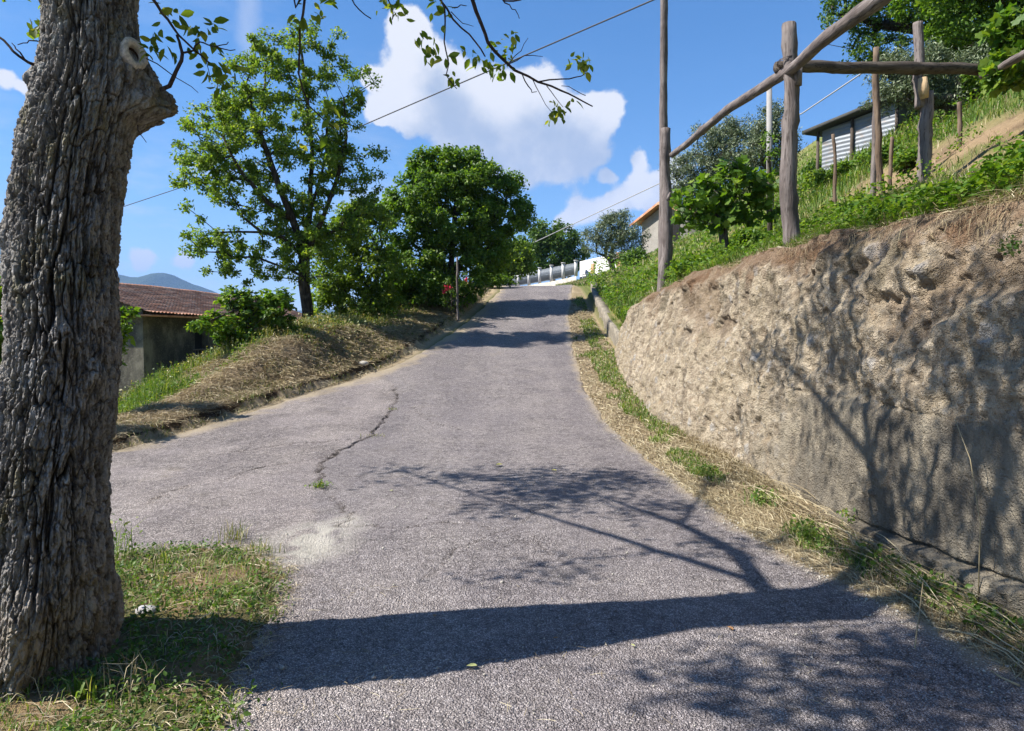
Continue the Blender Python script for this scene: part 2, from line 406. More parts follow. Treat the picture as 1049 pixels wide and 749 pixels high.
def H(x, y, detail=True):
    x = np.asarray(x, float); y = np.asarray(y, float)
    zr = road_z(y)
    # right: verge, then hill behind the walls
    u = np.maximum(x - (WX + .28), 0)
    steep = interp(y, [0, 14, 18, 24, 60], [.42, .45, .52, .36, .15]); outer = interp(y, [0, 14, 20, 30, 50], [.64, .68, .68, .50, .35]); outer = outer + 0*u
    hill = hill_base(y) + np.maximum(2.45-hill_base(y), 0)*sstep(.8, 3.2, u) + steep*np.minimum(u, 2.4) + outer*np.clip(u-2.4, 0, 5.6) + np.maximum(outer, .70)*np.clip(u-8, 0, 32) + .25*np.maximum(u-40, 0)
    hill = hill + (1 if detail else 0) * fnoise(x*.5, y*.5, octaves=4, seed=3) * .22 * sstep(0.2, 2.5, u) + (1 if detail else 0)*fnoise(x*2.6, y*2.6, octaves=4, seed=7)*.07*sstep(.1, .5, u)
    verge = zr + sstep(1.9, 2.7, x)*.05
    kk0 = interp(y, [17, 18.4], [.20, .06]); k = sstep(WX + kk0, WX + kk0 + .12, x)
    right = verge*(1-k) + hill*k
    # left: lip, mound, then down to the valley
    be = bank_edge(y); v = be - x + (fnoise(x*3, y*3, octaves=3, seed=19)*.16 if detail else 0)
    hb = bank_h(y)
    rise = np.minimum(hb, .15)*sstep(-.04, .08, v) + np.maximum(hb-.15, 0)*sstep(.05, 1.35, v)
    lump = fnoise(x*1.3, y*1.3, octaves=4, seed=9)*.13*sstep(.1, 1.2, v)*interp(y, [9, 13, 15], [.4, .8, 1])
    down = -interp(y, [9, 12, 15, 20], [.30, .42, .45, .42])*np.maximum(v-interp(y, [9, 12, 13.5, 15, 22], [1.2, 1.0, 1.2, 1.9, 3.0]), 0)
    down = np.maximum(down, -5.2) - .02*np.clip(v-14, 0, 200)
    left = zr + np.where(v > -.1, rise + down + lump*(1 if detail else 0), 0)
    side = -.03*np.maximum(-x-2.5, 0)*(1-sstep(9, 12, y))    # the side lane falls gently to the left
    z = np.where(x > (road_left(y)+road_right(y))/2, right, left + side)
    return z
def Hs(x, y): return float(H(np.array([x]), np.array([y]))[0])

def axis(segs):
    out = []
    for a, b, st in segs: out.append(np.arange(a, b, st))
    return np.concatenate(out + [np.array([segs[-1][1]])])
def geo(a, b, s0, g):
    out = [a]; s = s0
    while out[-1] < b: out.append(out[-1]+s); s *= g
    return np.array(out)
xs = np.concatenate([-geo(9, 4000, .6, 1.12)[::-1], axis([(-9, -6.0, .25), (-6.0, -.5, .075), (-.5, 1.3, .25), (1.3, 3.3, .05), (3.3, 9, .14)])[1:], geo(9, 4000, .2, 1.1)[1:]])
ys = np.concatenate([-geo(-0, 800, 1.5, 1.3)[::-1][:-1], axis([(0, 4, .2), (4, 20, .075), (20, 32, .15)]), geo(32, 6000, .3, 1.09)[1:]])
GX, GY = np.meshgrid(xs, ys)
GZ = H(GX, GY)
on_road = (GX > road_left(GY)+.05) & (GX < road_right(GY)-.05)
farf = sstep(60, 160, np.hypot(GX, GY))
GZ = GZ*(1-farf) + farf*(-14.0)                       # valley floor far away
GZ = np.where(on_road, GZ-.05, GZ)
m = MB(); m.add(np.stack([GX, GY, GZ], -1).reshape(-1, 3), grid_faces(len(ys), len(xs)))

s = NT('ground_soil')
gc = s.attr('gcol', False)
n1_ = s.noise(2.2, 6, .6); n2_ = s.noise(18, 6, .65); n3_ = s.noise(90, 3, .6)
c = s.mix(1.0, gc, s.mix(n2_, (.55, .55, .55), (1.45, 1.45, 1.45)), 'MULTIPLY')
c = s.mix(s.ramp(n1_, .5, .72, 0, .45), c, s.mix(1.0, gc, (1.25, 1.15, .9), 'MULTIPLY'))
c = s.mix(.8, c, s.mix(n3_, (.6, .6, .6), (1.4, 1.4, 1.4)), 'MULTIPLY')
s.bsdf(c, 1.0, s.bump(s.math('ADD', n2_, n3_), .9, .03), .05); M['soil'] = s.m
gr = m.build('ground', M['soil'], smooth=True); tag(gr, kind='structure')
def mixc(a, b, k): return a*(1-k[..., None]) + np.array(b)*k[..., None]
col = np.zeros(GX.shape+(3,)) + np.array((.11, .12, .045))                       # valley grass
u_ = GX-WX; v_ = bank_edge(GY)-GX
nz = fnoise(GX*.8, GY*.8, octaves=4, seed=21); nz2 = fnoise(GX*3, GY*3, octaves=3, seed=22)
hillk = sstep(.1, .4, u_)
col = mixc(col, (.13, .16, .045), hillk)
dirt = hillk*sstep(3.6, 4.6, GX)*(1-sstep(12, 15, GY))*sstep(-.25, .15, nz+.5*sstep(4.5, 7, GX)-.1)*(1-sstep(6.6, 7.8, GX))
col = mixc(col, (.30, .215, .13), np.clip(dirt, 0, 1)); col = mixc(col, (.17, .12, .075), np.clip(dirt, 0, 1)*sstep(.05, .4, nz2))
col = mixc(col, (.27, .20, .11), hillk*sstep(.1, .5, nz)*.7)
col = mixc(col, (.22, .16, .10), hillk*(1-sstep(.3, .9, u_))*(1-sstep(16, 17, GY)))
vergek = (1-sstep(0, .12, u_))*sstep(-.1, .1, GX-road_right(GY)+.1)
col = mixc(col, (.34, .27, .175), vergek)
col = mixc(col, (.25, .20, .12), vergek*sstep(.0, .4, nz2+sstep(-1.1, -.2, u_)-.45))
bankk = sstep(-.5, .0, v_)*(1-sstep(2.5, 5, v_))*sstep(6, 8, GY)
col = mixc(col, (.26, .20, .13), bankk)
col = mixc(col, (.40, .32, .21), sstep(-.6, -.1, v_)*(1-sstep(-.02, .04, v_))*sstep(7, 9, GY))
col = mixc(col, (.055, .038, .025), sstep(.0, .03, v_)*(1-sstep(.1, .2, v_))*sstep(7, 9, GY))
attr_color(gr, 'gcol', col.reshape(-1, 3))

# ------------------------------------------------------------------ the lane
def dist_poly(x, y, pts):
    d = np.full(x.shape, 99.0)
    for (ax, ay), (bx, by) in zip(pts[:-1], pts[1:]):
        L = (bx-ax)**2+(by-ay)**2; t = np.clip(((x-ax)*(bx-ax)+(y-ay)*(by-ay))/L, 0, 1)
        d = np.minimum(d, np.hypot(x-ax-t*(bx-ax), y-ay-t*(by-ay)))
    return d
def ground_pt(px, py):
    """where the sight line of a photo pixel meets the lane"""
    for d in np.arange(1.5, 60, .02):
        p = P(px, py, d)
        if p[2] <= road_z(d): return p[:2]
    return p[:2]
CR_MAIN = [ground_pt(*p) for p in [(405, 395), (404, 412), (399, 424), (391, 434), (382, 444), (376, 450), (362, 455), (350, 463), (338, 469), (330, 476), (328, 486), (326, 500)]]
CR_2 = [ground_pt(*p) for p in [(376, 450), (352, 452), (330, 453), (300, 455), (270, 458), (240, 462)]]
CR_3 = [ground_pt(*p) for p in [(326, 502), (345, 515), (356, 530), (352, 540), (372, 540), (400, 542), (430, 540), (470, 536)]]
CR_4 = [ground_pt(*p) for p in [(430, 600), (470, 560), (520, 545), (560, 520)]]
CR_5 = [ground_pt(*p) for p in [(425, 418), (438, 432), (455, 437), (476, 441)]]
CR_6 = [ground_pt(*p) for p in [(150, 520), (190, 500), (230, 492), (270, 478), (310, 474), (336, 470)]]
CR_7 = [ground_pt(*p) for p in [(470, 536), (520, 548), (560, 570), (640, 575)]]
PATCH_C = [ground_pt(*p) for p in [(352, 534), (350, 556), (338, 566), (312, 574), (288, 572), (282, 560), (300, 548), (320, 543)]]
nr = 620; ncol = 420
yy = np.concatenate([np.array([-6, -3, -1, 0, .5, 1.0]), 1.3*np.exp(np.linspace(0, math.log(52/1.3), nr))]); nr = len(yy)
tt = np.concatenate([np.linspace(0, .38, 70)[:-1], np.linspace(.38, 1, ncol-69)])
XL, XR = road_left(yy), road_right(yy)
edge_n = fnoise(yy*1.7, yy*0+3, octaves=4, seed=5)*.10; edge_n2 = fnoise(yy*1.7, yy*0+9, octaves=4, seed=6)*.10
RX_ = (XL+edge_n)[:, None]*(1-tt)[None] + (XR+edge_n2)[:, None]*tt[None]; RYY = np.repeat(yy[:, None], len(tt), 1)
def wob(x, y, k): return fnoise(x*k, y*k, octaves=4, seed=31)
wx_ = RX_ + wob(RX_, RYY, 5)*.10; wy_ = RYY + wob(RX_+9, RYY, 5)*.10
dm = dist_poly(wx_, wy_, CR_MAIN); d2 = dist_poly(wx_, wy_, CR_2); d3 = dist_poly(wx_, wy_, CR_3); d4 = dist_poly(wx_, wy_, CR_4)
wid = .007+.016*(.5+.5*fnoise(RX_*3, RYY*3, octaves=2, seed=2))
crack = np.maximum.reduce([1-sstep(wid*.4, wid*1.3, dm), .8*(1-sstep(.004, .02, d2)), .75*(1-sstep(.003, .016, d3)), .4*(1-sstep(.003, .014, d4)), .5*(1-sstep(.003, .014, dist_poly(wx_, wy_, CR_5))), .55*(1-sstep(.003, .016, dist_poly(wx_, wy_, CR_6))), .4*(1-sstep(.002, .012, dist_poly(wx_, wy_, CR_7)))])
# older lane to the left of the crack
def side_of(x, y):
    lx = interp(y, sorted([p[1] for p in CR_MAIN]), [p[0] for _, p in sorted(zip([p[1] for p in CR_MAIN], CR_MAIN), key=lambda q: q[0])])
    lx = np.where(y < CR_MAIN[-1][1], CR_MAIN[-1][0]+(y-CR_MAIN[-1][1])*-.25, lx); lx = np.where(y > CR_MAIN[0][1], CR_MAIN[0][0]-(y-CR_MAIN[0][1])*.6, lx)
    return sstep(.04, -.04, x-lx)
old = side_of(wx_, wy_)
RZZ = H(RX_, RYY, False)
RZZ = np.where(RX_ < bank_edge(RYY)+.1, road_z(RYY)-.03*np.maximum(-RX_-2.5, 0)*(1-sstep(9, 12, RYY)), RZZ)
near = 1-sstep(6, 16, RYY)
RZZ = RZZ + .010 + fnoise(RX_*.9, RYY*.9, octaves=3, seed=8)*.012 + fnoise(RX_*14, RYY*14, octaves=3, seed=41)*.0035*near
RZZ = RZZ - crack*.035 + old*.012*sstep(4.5, 5.2, RYY)
tE = np.minimum(tt, 1-tt)[None]*(XR-XL)[:, None]
RZZ = RZZ - (1-sstep(0, .06, tE))*.03
inpatch = np.zeros(RX_.shape, bool)
j = len(PATCH_C)-1
for i in range(len(PATCH_C)):
    xi, yi = PATCH_C[i]; xj, yj = PATCH_C[j]
    inpatch ^= ((yi > wy_) != (yj > wy_)) & (wx_ < (xj-xi)*(wy_-yi)/(yj-yi+1e-12)+xi); j = i
edge_d = dist_poly(wx_, wy_, PATCH_C+[PATCH_C[0]])
pch = np.where(inpatch, sstep(-.06, .16, edge_d+.18*fnoise(RX_*5, RYY*5, octaves=4, seed=15)), (1-sstep(0, .26, edge_d))*.5)*(1.0+.5*np.clip(fnoise(RX_*4, RYY*4, octaves=4, seed=16)+.4, 0, 1))
m = MB(); m.add(np.stack([RX_, RYY, RZZ], -1).reshape(-1, 3), grid_faces(nr, len(tt)))
s = NT('worn_asphalt')
v1 = s.voro(120, 'F1'); v1c = s.voro(120, 'F1', out='Color'); v2 = s.voro(62, 'F1')
fine = s.noise(260, 3, .6); med = s.noise(22, 6, .65); big = s.noise(1.3, 5, .6); trackn = s.noise(.8, 3, .5, stretch=(1.6, .12, 1))
oldm = s.attr('old')
sepc = s.n('ShaderNodeSeparateColor'); s.l(v1c, sepc.inputs[0])
stone = palette(s, sepc.outputs[0], [(0, (.20, .180, .172)), (.4, (.325, .293, .278)), (.75, (.43, .39, .372)), (1, (.60, .55, .52))])
binder = (.115, .101, .098)
gap = s.ramp(v1, .30, .62)
c = s.mix(s.math('MULTIPLY', gap, .8), stone, binder)
c = s.mix(s.ramp(med, .5, .75, 0, .35), c, (.13, .122, .124))
tint = s.mix(s.ramp(big, .35, .65), (.93, .92, .94), (1.07, 1.06, 1.05)); c = s.mix(1.0, c, tint, 'MULTIPLY')
c = s.mix(1.0, c, s.mix(s.ramp(trackn, .4, .62), (.93, .93, .94), (1.06, 1.06, 1.05)), 'MULTIPLY')
c = s.mix(oldm, c, s.mix(1.0, c, (1.22, 1.20, 1.16), 'MULTIPLY'))
sp1 = s.noise(34, 3, .7); sp2 = s.noise(13, 4, .7, stretch=(1, .8, 1))
c = s.mix(1.0, c, s.mix(s.ramp(sp1, .36, .64), (.84, .835, .83), (1.16, 1.16, 1.16)), 'MULTIPLY'); c = s.mix(1.0, c, s.mix(s.ramp(sp2, .36, .64), (.87, .86, .86), (1.13, 1.13, 1.13)), 'MULTIPLY')
c = s.mix(s.ramp(s.voro(26, 'F1'), .11, .07), c, (.60, .56, .52)); c = s.mix(s.ramp(s.voro(19, 'F1'), .10, .06), c, (.05, .045, .045))
# hairline alligator cracking
wv_ = s.n('ShaderNodeVectorMath', operation='ADD'); s.l(s.co, wv_.inputs[0]); s.l(s.noise(5, 4, .6, color=True), wv_.inputs[1])
ce = s.voro(2.6, 'DISTANCE_TO_EDGE', vec=wv_.outputs[0]); ce2 = s.voro(9.0, 'DISTANCE_TO_EDGE', vec=wv_.outputs[0])
hair = s.math('MAXIMUM', s.ramp(ce, .0, .022, 1, 0), s.math('MULTIPLY', s.ramp(ce2, 0, .03, 1, 0), oldm))
hair = s.math('MULTIPLY', hair, s.ramp(s.noise(.75, 3), .42, .56))
c = s.mix(s.math('MULTIPLY', hair, .75), c, (.035, .03, .028))
c = s.mix(s.ramp(s.noise(1.1, 5, .7), .60, .78, 0, .5), c, (.30, .25, .18))      # washed-in dust
c = s.mix(s.ramp(s.noise(2.2, 6, .7), .60, .70, 0, .35), c, (.09, .08, .075))
c = s.mix(s.attr('dust'), c, (.40, .325, .22))
pn = s.mix(s.noise(30, 5, .6), (.34, .31, .26), (.62, .58, .50))
c = s.mix(s.attr('patch'), c, pn)
c = s.mix(s.attr('crack'), c, (.03, .024, .018))
hgt = s.math('SUBTRACT', s.math('ADD', s.math('MULTIPLY', fine, .3), s.math('MULTIPLY', med, .6)), s.math('MULTIPLY', v1, .9))
hgt = s.math('SUBTRACT', hgt, s.math('MULTIPLY', v2, .8)); hgt = s.math('SUBTRACT', hgt, s.math('MULTIPLY', hair, .6))
s.bsdf(c, .92, s.bump(hgt, 1.0, .014), .25); M['asphalt'] = s.m
road = m.build('road', M['asphalt'], smooth=True); tag(road, kind='structure')
attr_float(road, 'old', old.ravel()); attr_float(road, 'crack', np.clip(crack, 0, 1).ravel()); attr_float(road, 'patch', pch.ravel())
nn = fnoise(RX_*4, RYY*4, octaves=4, seed=77)
eL = np.where(RYY > 9, (RX_-XL[:, None]), 9.0); eR = XR[:, None]-RX_
dust = np.maximum((1-sstep(.0, interp(RYY, [9, 14, 18, 22, 28], [.5, .55, .5, .8, .3]), eL+nn*.3))*.95, (1-sstep(-.05, .22, eR+nn*.12))*.9)
attr_float(road, 'dust', np.clip(dust, 0, 1).ravel())
def road_surface(x, y): return float(H(np.array([x]), np.array([y]), False)[0])+.012

# soil island under the near tree
TRB = np.array([-2.22, 3.25])     # trunk foot
pp = [ground_pt(*p) for p in [(100, 577), (150, 566), (215, 562), (262, 566), (296, 588), (290, 620), (272, 655), (250, 690), (236, 718), (222, 749)]]
pp = [np.array(a) for a in pp] + [np.array(a) for a in [(-1.15, 2.2), (-1.3, 1.2), (-2.2, .4), (-3.6, .5), (-4.3, 2.0), (-4.2, 3.9), (-3.5, 4.9)]]
poly = np.array(pp)
def inside(x, y, poly):
    r = np.zeros(np.shape(x), bool); j = len(poly)-1
    for i in range(len(poly)):
        xi, yi = poly[i]; xj, yj = poly[j]
        r ^= ((yi > y) != (yj > y)) & (x < (xj-xi)*(y-yi)/(yj-yi+1e-12)+xi); j = i
    return r
def signed(x, y):
    d = dist_poly(x, y, [tuple(a) for a in poly]+[tuple(poly[0])]); return np.where(inside(x, y, poly), d, -d)
ax_ = np.arange(-4.7, -.8, .03); ay_ = np.arange(.1, 5.6, .03); AX, AY = np.meshgrid(ax_, ay_)
def island_h(x, y):
    sd_ = signed(x, y)+fnoise(x*5, y*5, octaves=3, seed=12)*.06
    td = np.hypot(x-TRB[0], y-TRB[1])
    return H(x, y, False)+.012 + np.where(sd_ > -.06, -.02+.06*sstep(-.05, .25, sd_)+fnoise(x*7, y*7, octaves=4, seed=14)*.018+.0*td, -.06)
m = MB(); m.add(np.stack([AX, AY, island_h(AX, AY)], -1).reshape(-1, 3), grid_faces(len(ay_), len(ax_)))
isl = m.build('verge', M['soil'], smooth=True); tag(isl, kind='structure')
k_ = sstep(-.3, .3, fnoise(AX*3, AY*3, octaves=3, seed=4))
attr_color(isl, 'gcol', mixc(np.zeros(AX.shape+(3,))+np.array((.24, .17, .095)), (.12, .115, .05), k_).reshape(-1, 3))

# ------------------------------------------------------------------ scatter tools
def blades(m, pos, h, w, lean, seed=0, az=None, flat=None, mi=0):
    """5-vertex curved blades. lean = horizontal reach as a share of the height"""
    r = rng(seed); n = len(pos); h = np.broadcast_to(h, (n,)); w = np.broadcast_to(w, (n,)); lean = np.broadcast_to(lean, (n,))
    az = r.uniform(0, 2*np.pi, n) if az is None else az
    d = np.stack([np.cos(az), np.sin(az), np.zeros(n)], 1); sdir = np.stack([-np.sin(az), np.cos(az), np.zeros(n)], 1)
    tw = r.normal(0, .5, n)[:, None]; sdir = sdir*np.cos(tw)+d*np.sin(tw)
    up = np.array([0, 0, 1.0])
    zf = np.ones(n) if flat is None else flat
    midp = pos + d*(h*lean*.30)[:, None] + up*(h*.58*zf)[:, None]
    tip = pos + d*(h*lean)[:, None] + up*(h*np.clip(1-lean*.35, .15, 1)*zf)[:, None]
    v = np.stack([pos-sdir*(w*.5)[:, None], pos+sdir*(w*.5)[:, None], midp+sdir*(w*.42)[:, None], midp-sdir*(w*.42)[:, None], tip], 1)
    b = np.arange(n)[:, None]*5
    m.add(v.reshape(-1, 3), b+np.array([[0, 1, 2, 3]]), b+np.array([[3, 2, 4]]), mi)
def strands(m, pos, length, w, az, droop, seed=0, mi=0):
    """lying straws: 4-point ribbons that follow a gentle arc"""
    r = rng(seed); n = len(pos); d = np.stack([np.cos(az), np.sin(az), np.zeros(n)], 1); sd_ = np.stack([-np.sin(az), np.cos(az), np.zeros(n)], 1)
    ph = r.normal(0, .16, n); pts = []
    for k, t in enumerate((-.5, -.17, .17, .5)):
        q = pos + d*(length*t)[:, None] + sd_*(length*ph*(t*t-.1))[:, None] + np.array([0, 0, 1.0])*(droop*(1-4*t*t))[:, None]
        pts.append(q)
    tiltv = r.normal(0, .6, n)[:, None]; wv2 = (sd_*np.cos(tiltv)+np.array([0, 0, 1.0])*np.sin(tiltv))*(w*.5)[:, None]
    v = np.stack([pts[0]-wv2, pts[0]+wv2, pts[1]-wv2, pts[1]+wv2, pts[2]-wv2, pts[2]+wv2, pts[3]-wv2*.5, pts[3]+wv2*.5], 1)
    b = np.arange(n)[:, None]*8
    q = np.concatenate([b+np.array([[0, 1, 3, 2]]), b+np.array([[2, 3, 5, 4]]), b+np.array([[4, 5, 7, 6]])])
    m.add(v.reshape(-1, 3), q, mi=mi)
def frames(n, r, up=0.5, outward=None):
    """random leaf frames: axis a (length), b (width), c (normal)"""
    nrm = r.normal(size=(n, 3)); nrm /= np.linalg.norm(nrm, axis=1, keepdims=True); nrm = nrm*(1-up)+np.array([0, 0, up])
    if outward is not None: nrm = nrm+outward
    nrm /= np.maximum(np.linalg.norm(nrm, axis=1, keepdims=True), 1e-6)
    a = r.normal(size=(n, 3)); a[:, 2] -= .35; a -= nrm*np.sum(a*nrm, 1, keepdims=True); a /= np.maximum(np.linalg.norm(a, axis=1, keepdims=True), 1e-6)
    return a, np.cross(nrm, a), nrm
LEAF4 = (np.array([[0, 0, 0], [.45, .30, .10], [1, 0, 0], [.45, -.30, .10]]), [], [[0, 2, 1], [0, 3, 2]])
SLIM4 = (np.array([[0, 0, 0], [.5, .13, .03], [1, 0, 0], [.5, -.13, .03]]), [], [[0, 2, 1], [0, 3, 2]])
LEAF8 = (np.array([[0, 0, 0], [.22, .20, .07], [.55, .27, .08], [.82, .15, .03], [1.05, 0, -.06], [.82, -.15, .03], [.55, -.27, .08], [.22, -.20, .07], [.3, 0, .0], [.62, 0, -.0]]),
         [[0, 8, 1, 1][:4]] and [], [[0, 8, 1], [1, 8, 2], [8, 9, 2], [2, 9, 3], [3, 9, 4], [0, 7, 8], [7, 6, 8], [8, 6, 9], [6, 5, 9], [5, 4, 9]])
_lb = []
for k in range(11):   # lobed leaf (vine, fig)
    a = math.radians(-160 + 32*k); rr = (.50, .38, .62, .42, .60, .62)[abs(k-5) % 6] if k != 5 else .62
    rr = [.62, .40, .56, .36, .48, .34][abs(k-5)]
    _lb.append([.35+rr*math.cos(a), rr*math.sin(a), .06 if k % 2 else -.04])
LOBED = (np.array([[.15, 0, 0]]+_lb), [], [[0, i+1, i+2] for i in range(10)])
def put_leaves(m, tpl, pos, a, b, c, size, mi=0):
    tv, tq, ttri = tpl; n = len(pos); k = len(tv); size = np.broadcast_to(size, (n,))
    v = pos[:, None] + size[:, None, None]*(tv[None, :, 0, None]*a[:, None]+tv[None, :, 1, None]*b[:, None]+tv[None, :, 2, None]*c[:, None])
    base = (np.arange(n)*k)[:, None]
    tris = np.concatenate([base+np.array([t]) for t in ttri]) if ttri else None
    m.add(v.reshape(-1, 3), None, tris, mi)

def skeleton(path, ends, r_, step=.5, penalty=.45, sag=.10):
    """grow branches from a trunk path to every end point; returns nodes, parents"""
    nodes = []; par = []
    if not isinstance(path, list): path = [path]
    roots = []
    for pth in path:
        p0 = None; start = pth.get('from', None) if isinstance(pth, dict) else None
        pts = pth['pts'] if isinstance(pth, dict) else pth
        prev = -1 if start is None else int(np.argmin(np.linalg.norm(np.array(nodes)-np.array(pts[0]), axis=1)))
        pts = np.asarray(pts, float)
        for i in range(len(pts)):
            if i == 0:
                if prev == -1: nodes.append(pts[0]); par.append(-1); prev = 0
                continue
            L = np.linalg.norm(pts[i]-nodes[prev]); k = max(1, int(L/step)); a0 = nodes[prev].copy()
            for q in range(1, k+1):
                nodes.append(a0+(pts[i]-a0)*q/k+(r_.normal(0, .02*step, 3) if q < k else 0)); par.append(prev); prev = len(nodes)-1
    base = nodes[0]
    depth = [0.0]*len(nodes)
    for i in range(1, len(nodes)): depth[i] = depth[par[i]]+np.linalg.norm(nodes[i]-nodes[par[i]])
    core = np.array(nodes)
    ends = sorted(ends, key=lambda e: np.min(np.linalg.norm(core-e, axis=1)))
    for e in ends:
        A = np.array(nodes); D = np.array(depth); d = np.linalg.norm(A-e, axis=1)
        cost = d + penalty*D*.35 + .9*np.maximum(A[:, 2]-e[2]+.1*d, 0)
        i = int(np.argmin(cost)); L = d[i]; k = max(1, int(L/step)); a0 = nodes[i].copy(); prev = i
        side = r_.normal(0, 1, 3)*L*.07
        for q in range(1, k+1):
            t = q/k; w = 4*t*(1-t); nodes.append(a0+(e-a0)*t+side*w+np.array([0, 0, sag*L])*w*.8+(r_.normal(0, .02*L, 3) if q < k else 0)); par.append(prev)
            depth.append(depth[prev]+L/k); prev = len(nodes)-1
    return np.array(nodes), np.array(par)
def branch_mesh(m, nodes, par, r_tip, r_base, expo=2.35, seg=6, rmin=None, mi=0, cap=None):
    n = len(nodes); acc = np.zeros(n); kids = [[] for _ in range(n)]
    for i in range(1, n): kids[par[i]].append(i)
    order = list(range(n-1, -1, -1)); cnt = np.zeros(n)
    for i in order:
        if not kids[i]: cnt[i] = 1
        if par[i] >= 0: cnt[par[i]] += cnt[i]
    rad = r_tip*cnt**(1/expo); rad = rad*1.0; sc = (r_base-r_tip)/max(rad[0]-r_tip, 1e-6); rad = r_tip+(rad-r_tip)*sc
    if cap is not None: rad = np.minimum(rad, cap(nodes))
    start = [(0, None)]
    while start:
        i, p = start.pop(); chain = [] if p is None else [p]; rr = [] if p is None else [min(rad[p], rad[i]*1.25)]
        while True:
            chain.append(i); rr.append(rad[i])
            if not kids[i]: break
            ks = sorted(kids[i], key=lambda k: -cnt[k]); 
            for k in ks[1:]: start.append((k, i))
            i = ks[0]
        if len(chain) > 1: m.tube(nodes[chain], np.array(rr), seg if rr[0] > r_base*.15 else max(4, seg-3), cap=True, mi=mi)
    return rad
def blob_points(r_, blobs, n, outer=2.0):
    w = np.array([b[1][0]*b[1][1]*b[1][2] for b in blobs])**(2/3); w /= w.sum(); k = r_.choice(len(blobs), n, p=w)
    d = r_.normal(size=(n, 3)); d /= np.linalg.norm(d, axis=1, keepdims=True); u = r_.uniform(0, 1, n)**(1/(3*outer))
    cc = np.array([b[0] for b in blobs])[k]; rr = np.array([b[1] for b in blobs])[k]
    return cc+d*u[:, None]*rr, d
def img_blobs(lst, d, thick=.8):
    """crown lobes placed by where they stand in the picture, at distance d (+ own offset)"""
    out = []
    for q in lst:
        px, py, r = q[:3]; off = q[3] if len(q) > 3 else 0.0; dd = d+off; R = r/F*dd
        out.append((P(px, py, dd), (R, R*thick, R*(q[4] if len(q) > 4 else .9))))
    return out
def make_tree(name, label, cat, base, trunk, blobs, n_cl, per, rc, size, leafmat, barkmat, r_base, r_tip=.008, seed=1, group=None, tpl=LEAF4, up=.35, step=.5,
              outer=2.0, penalty=.45, seg=7, cl_flat=.8, droop=0.0):
    r_ = rng(seed); root = empty(name, base, label, cat, group)
    ends, dirs = blob_points(r_, blobs, n_cl, outer)
    ok = ends[:, 2] > base[2]+.15; ends = ends[ok]; dirs = dirs[ok]
    nodes, par = skeleton(trunk, list(ends), r_, step, penalty)
    m = MB(); branch_mesh(m, nodes, par, r_tip, r_base, seg=seg); m.build('trunk', barkmat, root, smooth=True)
    k = r_.integers(0, len(ends), n_cl*per); cs = r_.uniform(.55, 1.25, len(ends))
    d = r_.normal(size=(len(k), 3)); d /= np.linalg.norm(d, axis=1, keepdims=True)
    off = d*(r_.uniform(0, 1, len(k))**.5*rc*cs[k])[:, None]; off[:, 2] *= cl_flat
    pos = ends[k]+off; pos[:, 2] -= droop*np.abs(off[:, 0])
    a, b, c = frames(len(k), r_, up, dirs[k]*.35)
    m = MB(); put_leaves(m, tpl, pos, a, b, c, size*r_.uniform(.6, 1.3, len(k))); m.build('crown', leafmat, root)
    return root
# ------------------------------------------------------------------ retaining wall on the right
wy1 = np.concatenate([np.arange(.2, 2.6, .04), 2.6*np.exp(np.linspace(0, math.log(17.4/2.6), 640))])
path = [(WX, y) for y in wy1]
for a in np.linspace(0, 1, 60)[1:]:
    ang = a*math.radians(80); path.append((WX+.9*(1-math.cos(ang)), 17.4+.9*math.sin(ang)))
for q in np.linspace(0, 1.6, 24)[1:]: path.append((path[-1][0]+.07, path[-1][1]+.012))
path = np.array(path); tg = np.gradient(path, axis=0); tg /= np.linalg.norm(tg, axis=1, keepdims=True)
nrm = np.stack([-tg[:, 1], tg[:, 0]], 1)                    # outward: towards the lane
sl = np.concatenate([[0], np.cumsum(np.linalg.norm(np.diff(path, axis=0), axis=1))])
NT_ = 230
tv = np.linspace(0, 1, NT_)
ztop = wall_top(path[:, 1])+.02; zbot = road_z(path[:, 1])-.25
ztop = ztop + fnoise(sl*1.3, sl*0, octaves=4, seed=51)*.10
Z = zbot[:, None]*(1-tv)[None]+ztop[:, None]*tv[None]; S_ = np.repeat(sl[:, None], NT_, 1); Y_ = np.repeat(path[:, 1][:, None], NT_, 1)
rough_up = sstep(1.0, 1.14, Z+.08*fnoise(S_*2, Z*0, octaves=3, seed=60)); rough_up = np.maximum(rough_up, sstep(6.2, 7.6, Y_+.8*fnoise(S_*1.5, Z*1.5, octaves=3, seed=59)))
big_ = fnoise(S_*.9, Z*1.1, octaves=4, seed=61); mid_ = fnoise(S_*4.5, Z*4.5, octaves=4, seed=62); sm_ = fnoise(S_*17, Z*17, octaves=4, seed=63)
rid_ = 1-np.abs(fnoise(S_*3+mid_*.3, Z*3.6, octaves=4, seed=64))*2.4
f1_, f2_, id_ = worley(S_*5.2+mid_*.4, Z*5.2+big_*.4, seed=5)
stn = (id_ > .80)*(1-sstep(.22, .42, f1_))                  # stones sitting in the mortar
pit = (id_ < .05)*(1-sstep(.10, .30, f1_+sm_*.1))
f1b, f2b, idb = worley(S_*16, Z*16, seed=8); peb = (idb > .62)*(1-sstep(.2, .45, f1b)); pitb = (idb < .22)*(1-sstep(.1, .4, f1b))
vf_ = fnoise(S_*40, Z*40, octaves=3, seed=69); D = rough_up*(.085*big_+.045*mid_+.024*sm_+.011*vf_-.03*sstep(.3, .6, fnoise(S_*4, Z*4, octaves=3, seed=90))+.022*rid_+.016*stn*(id_ > .9)-.05*pit+.006*peb-.012*pitb*sstep(0, .4, mid_+.2))
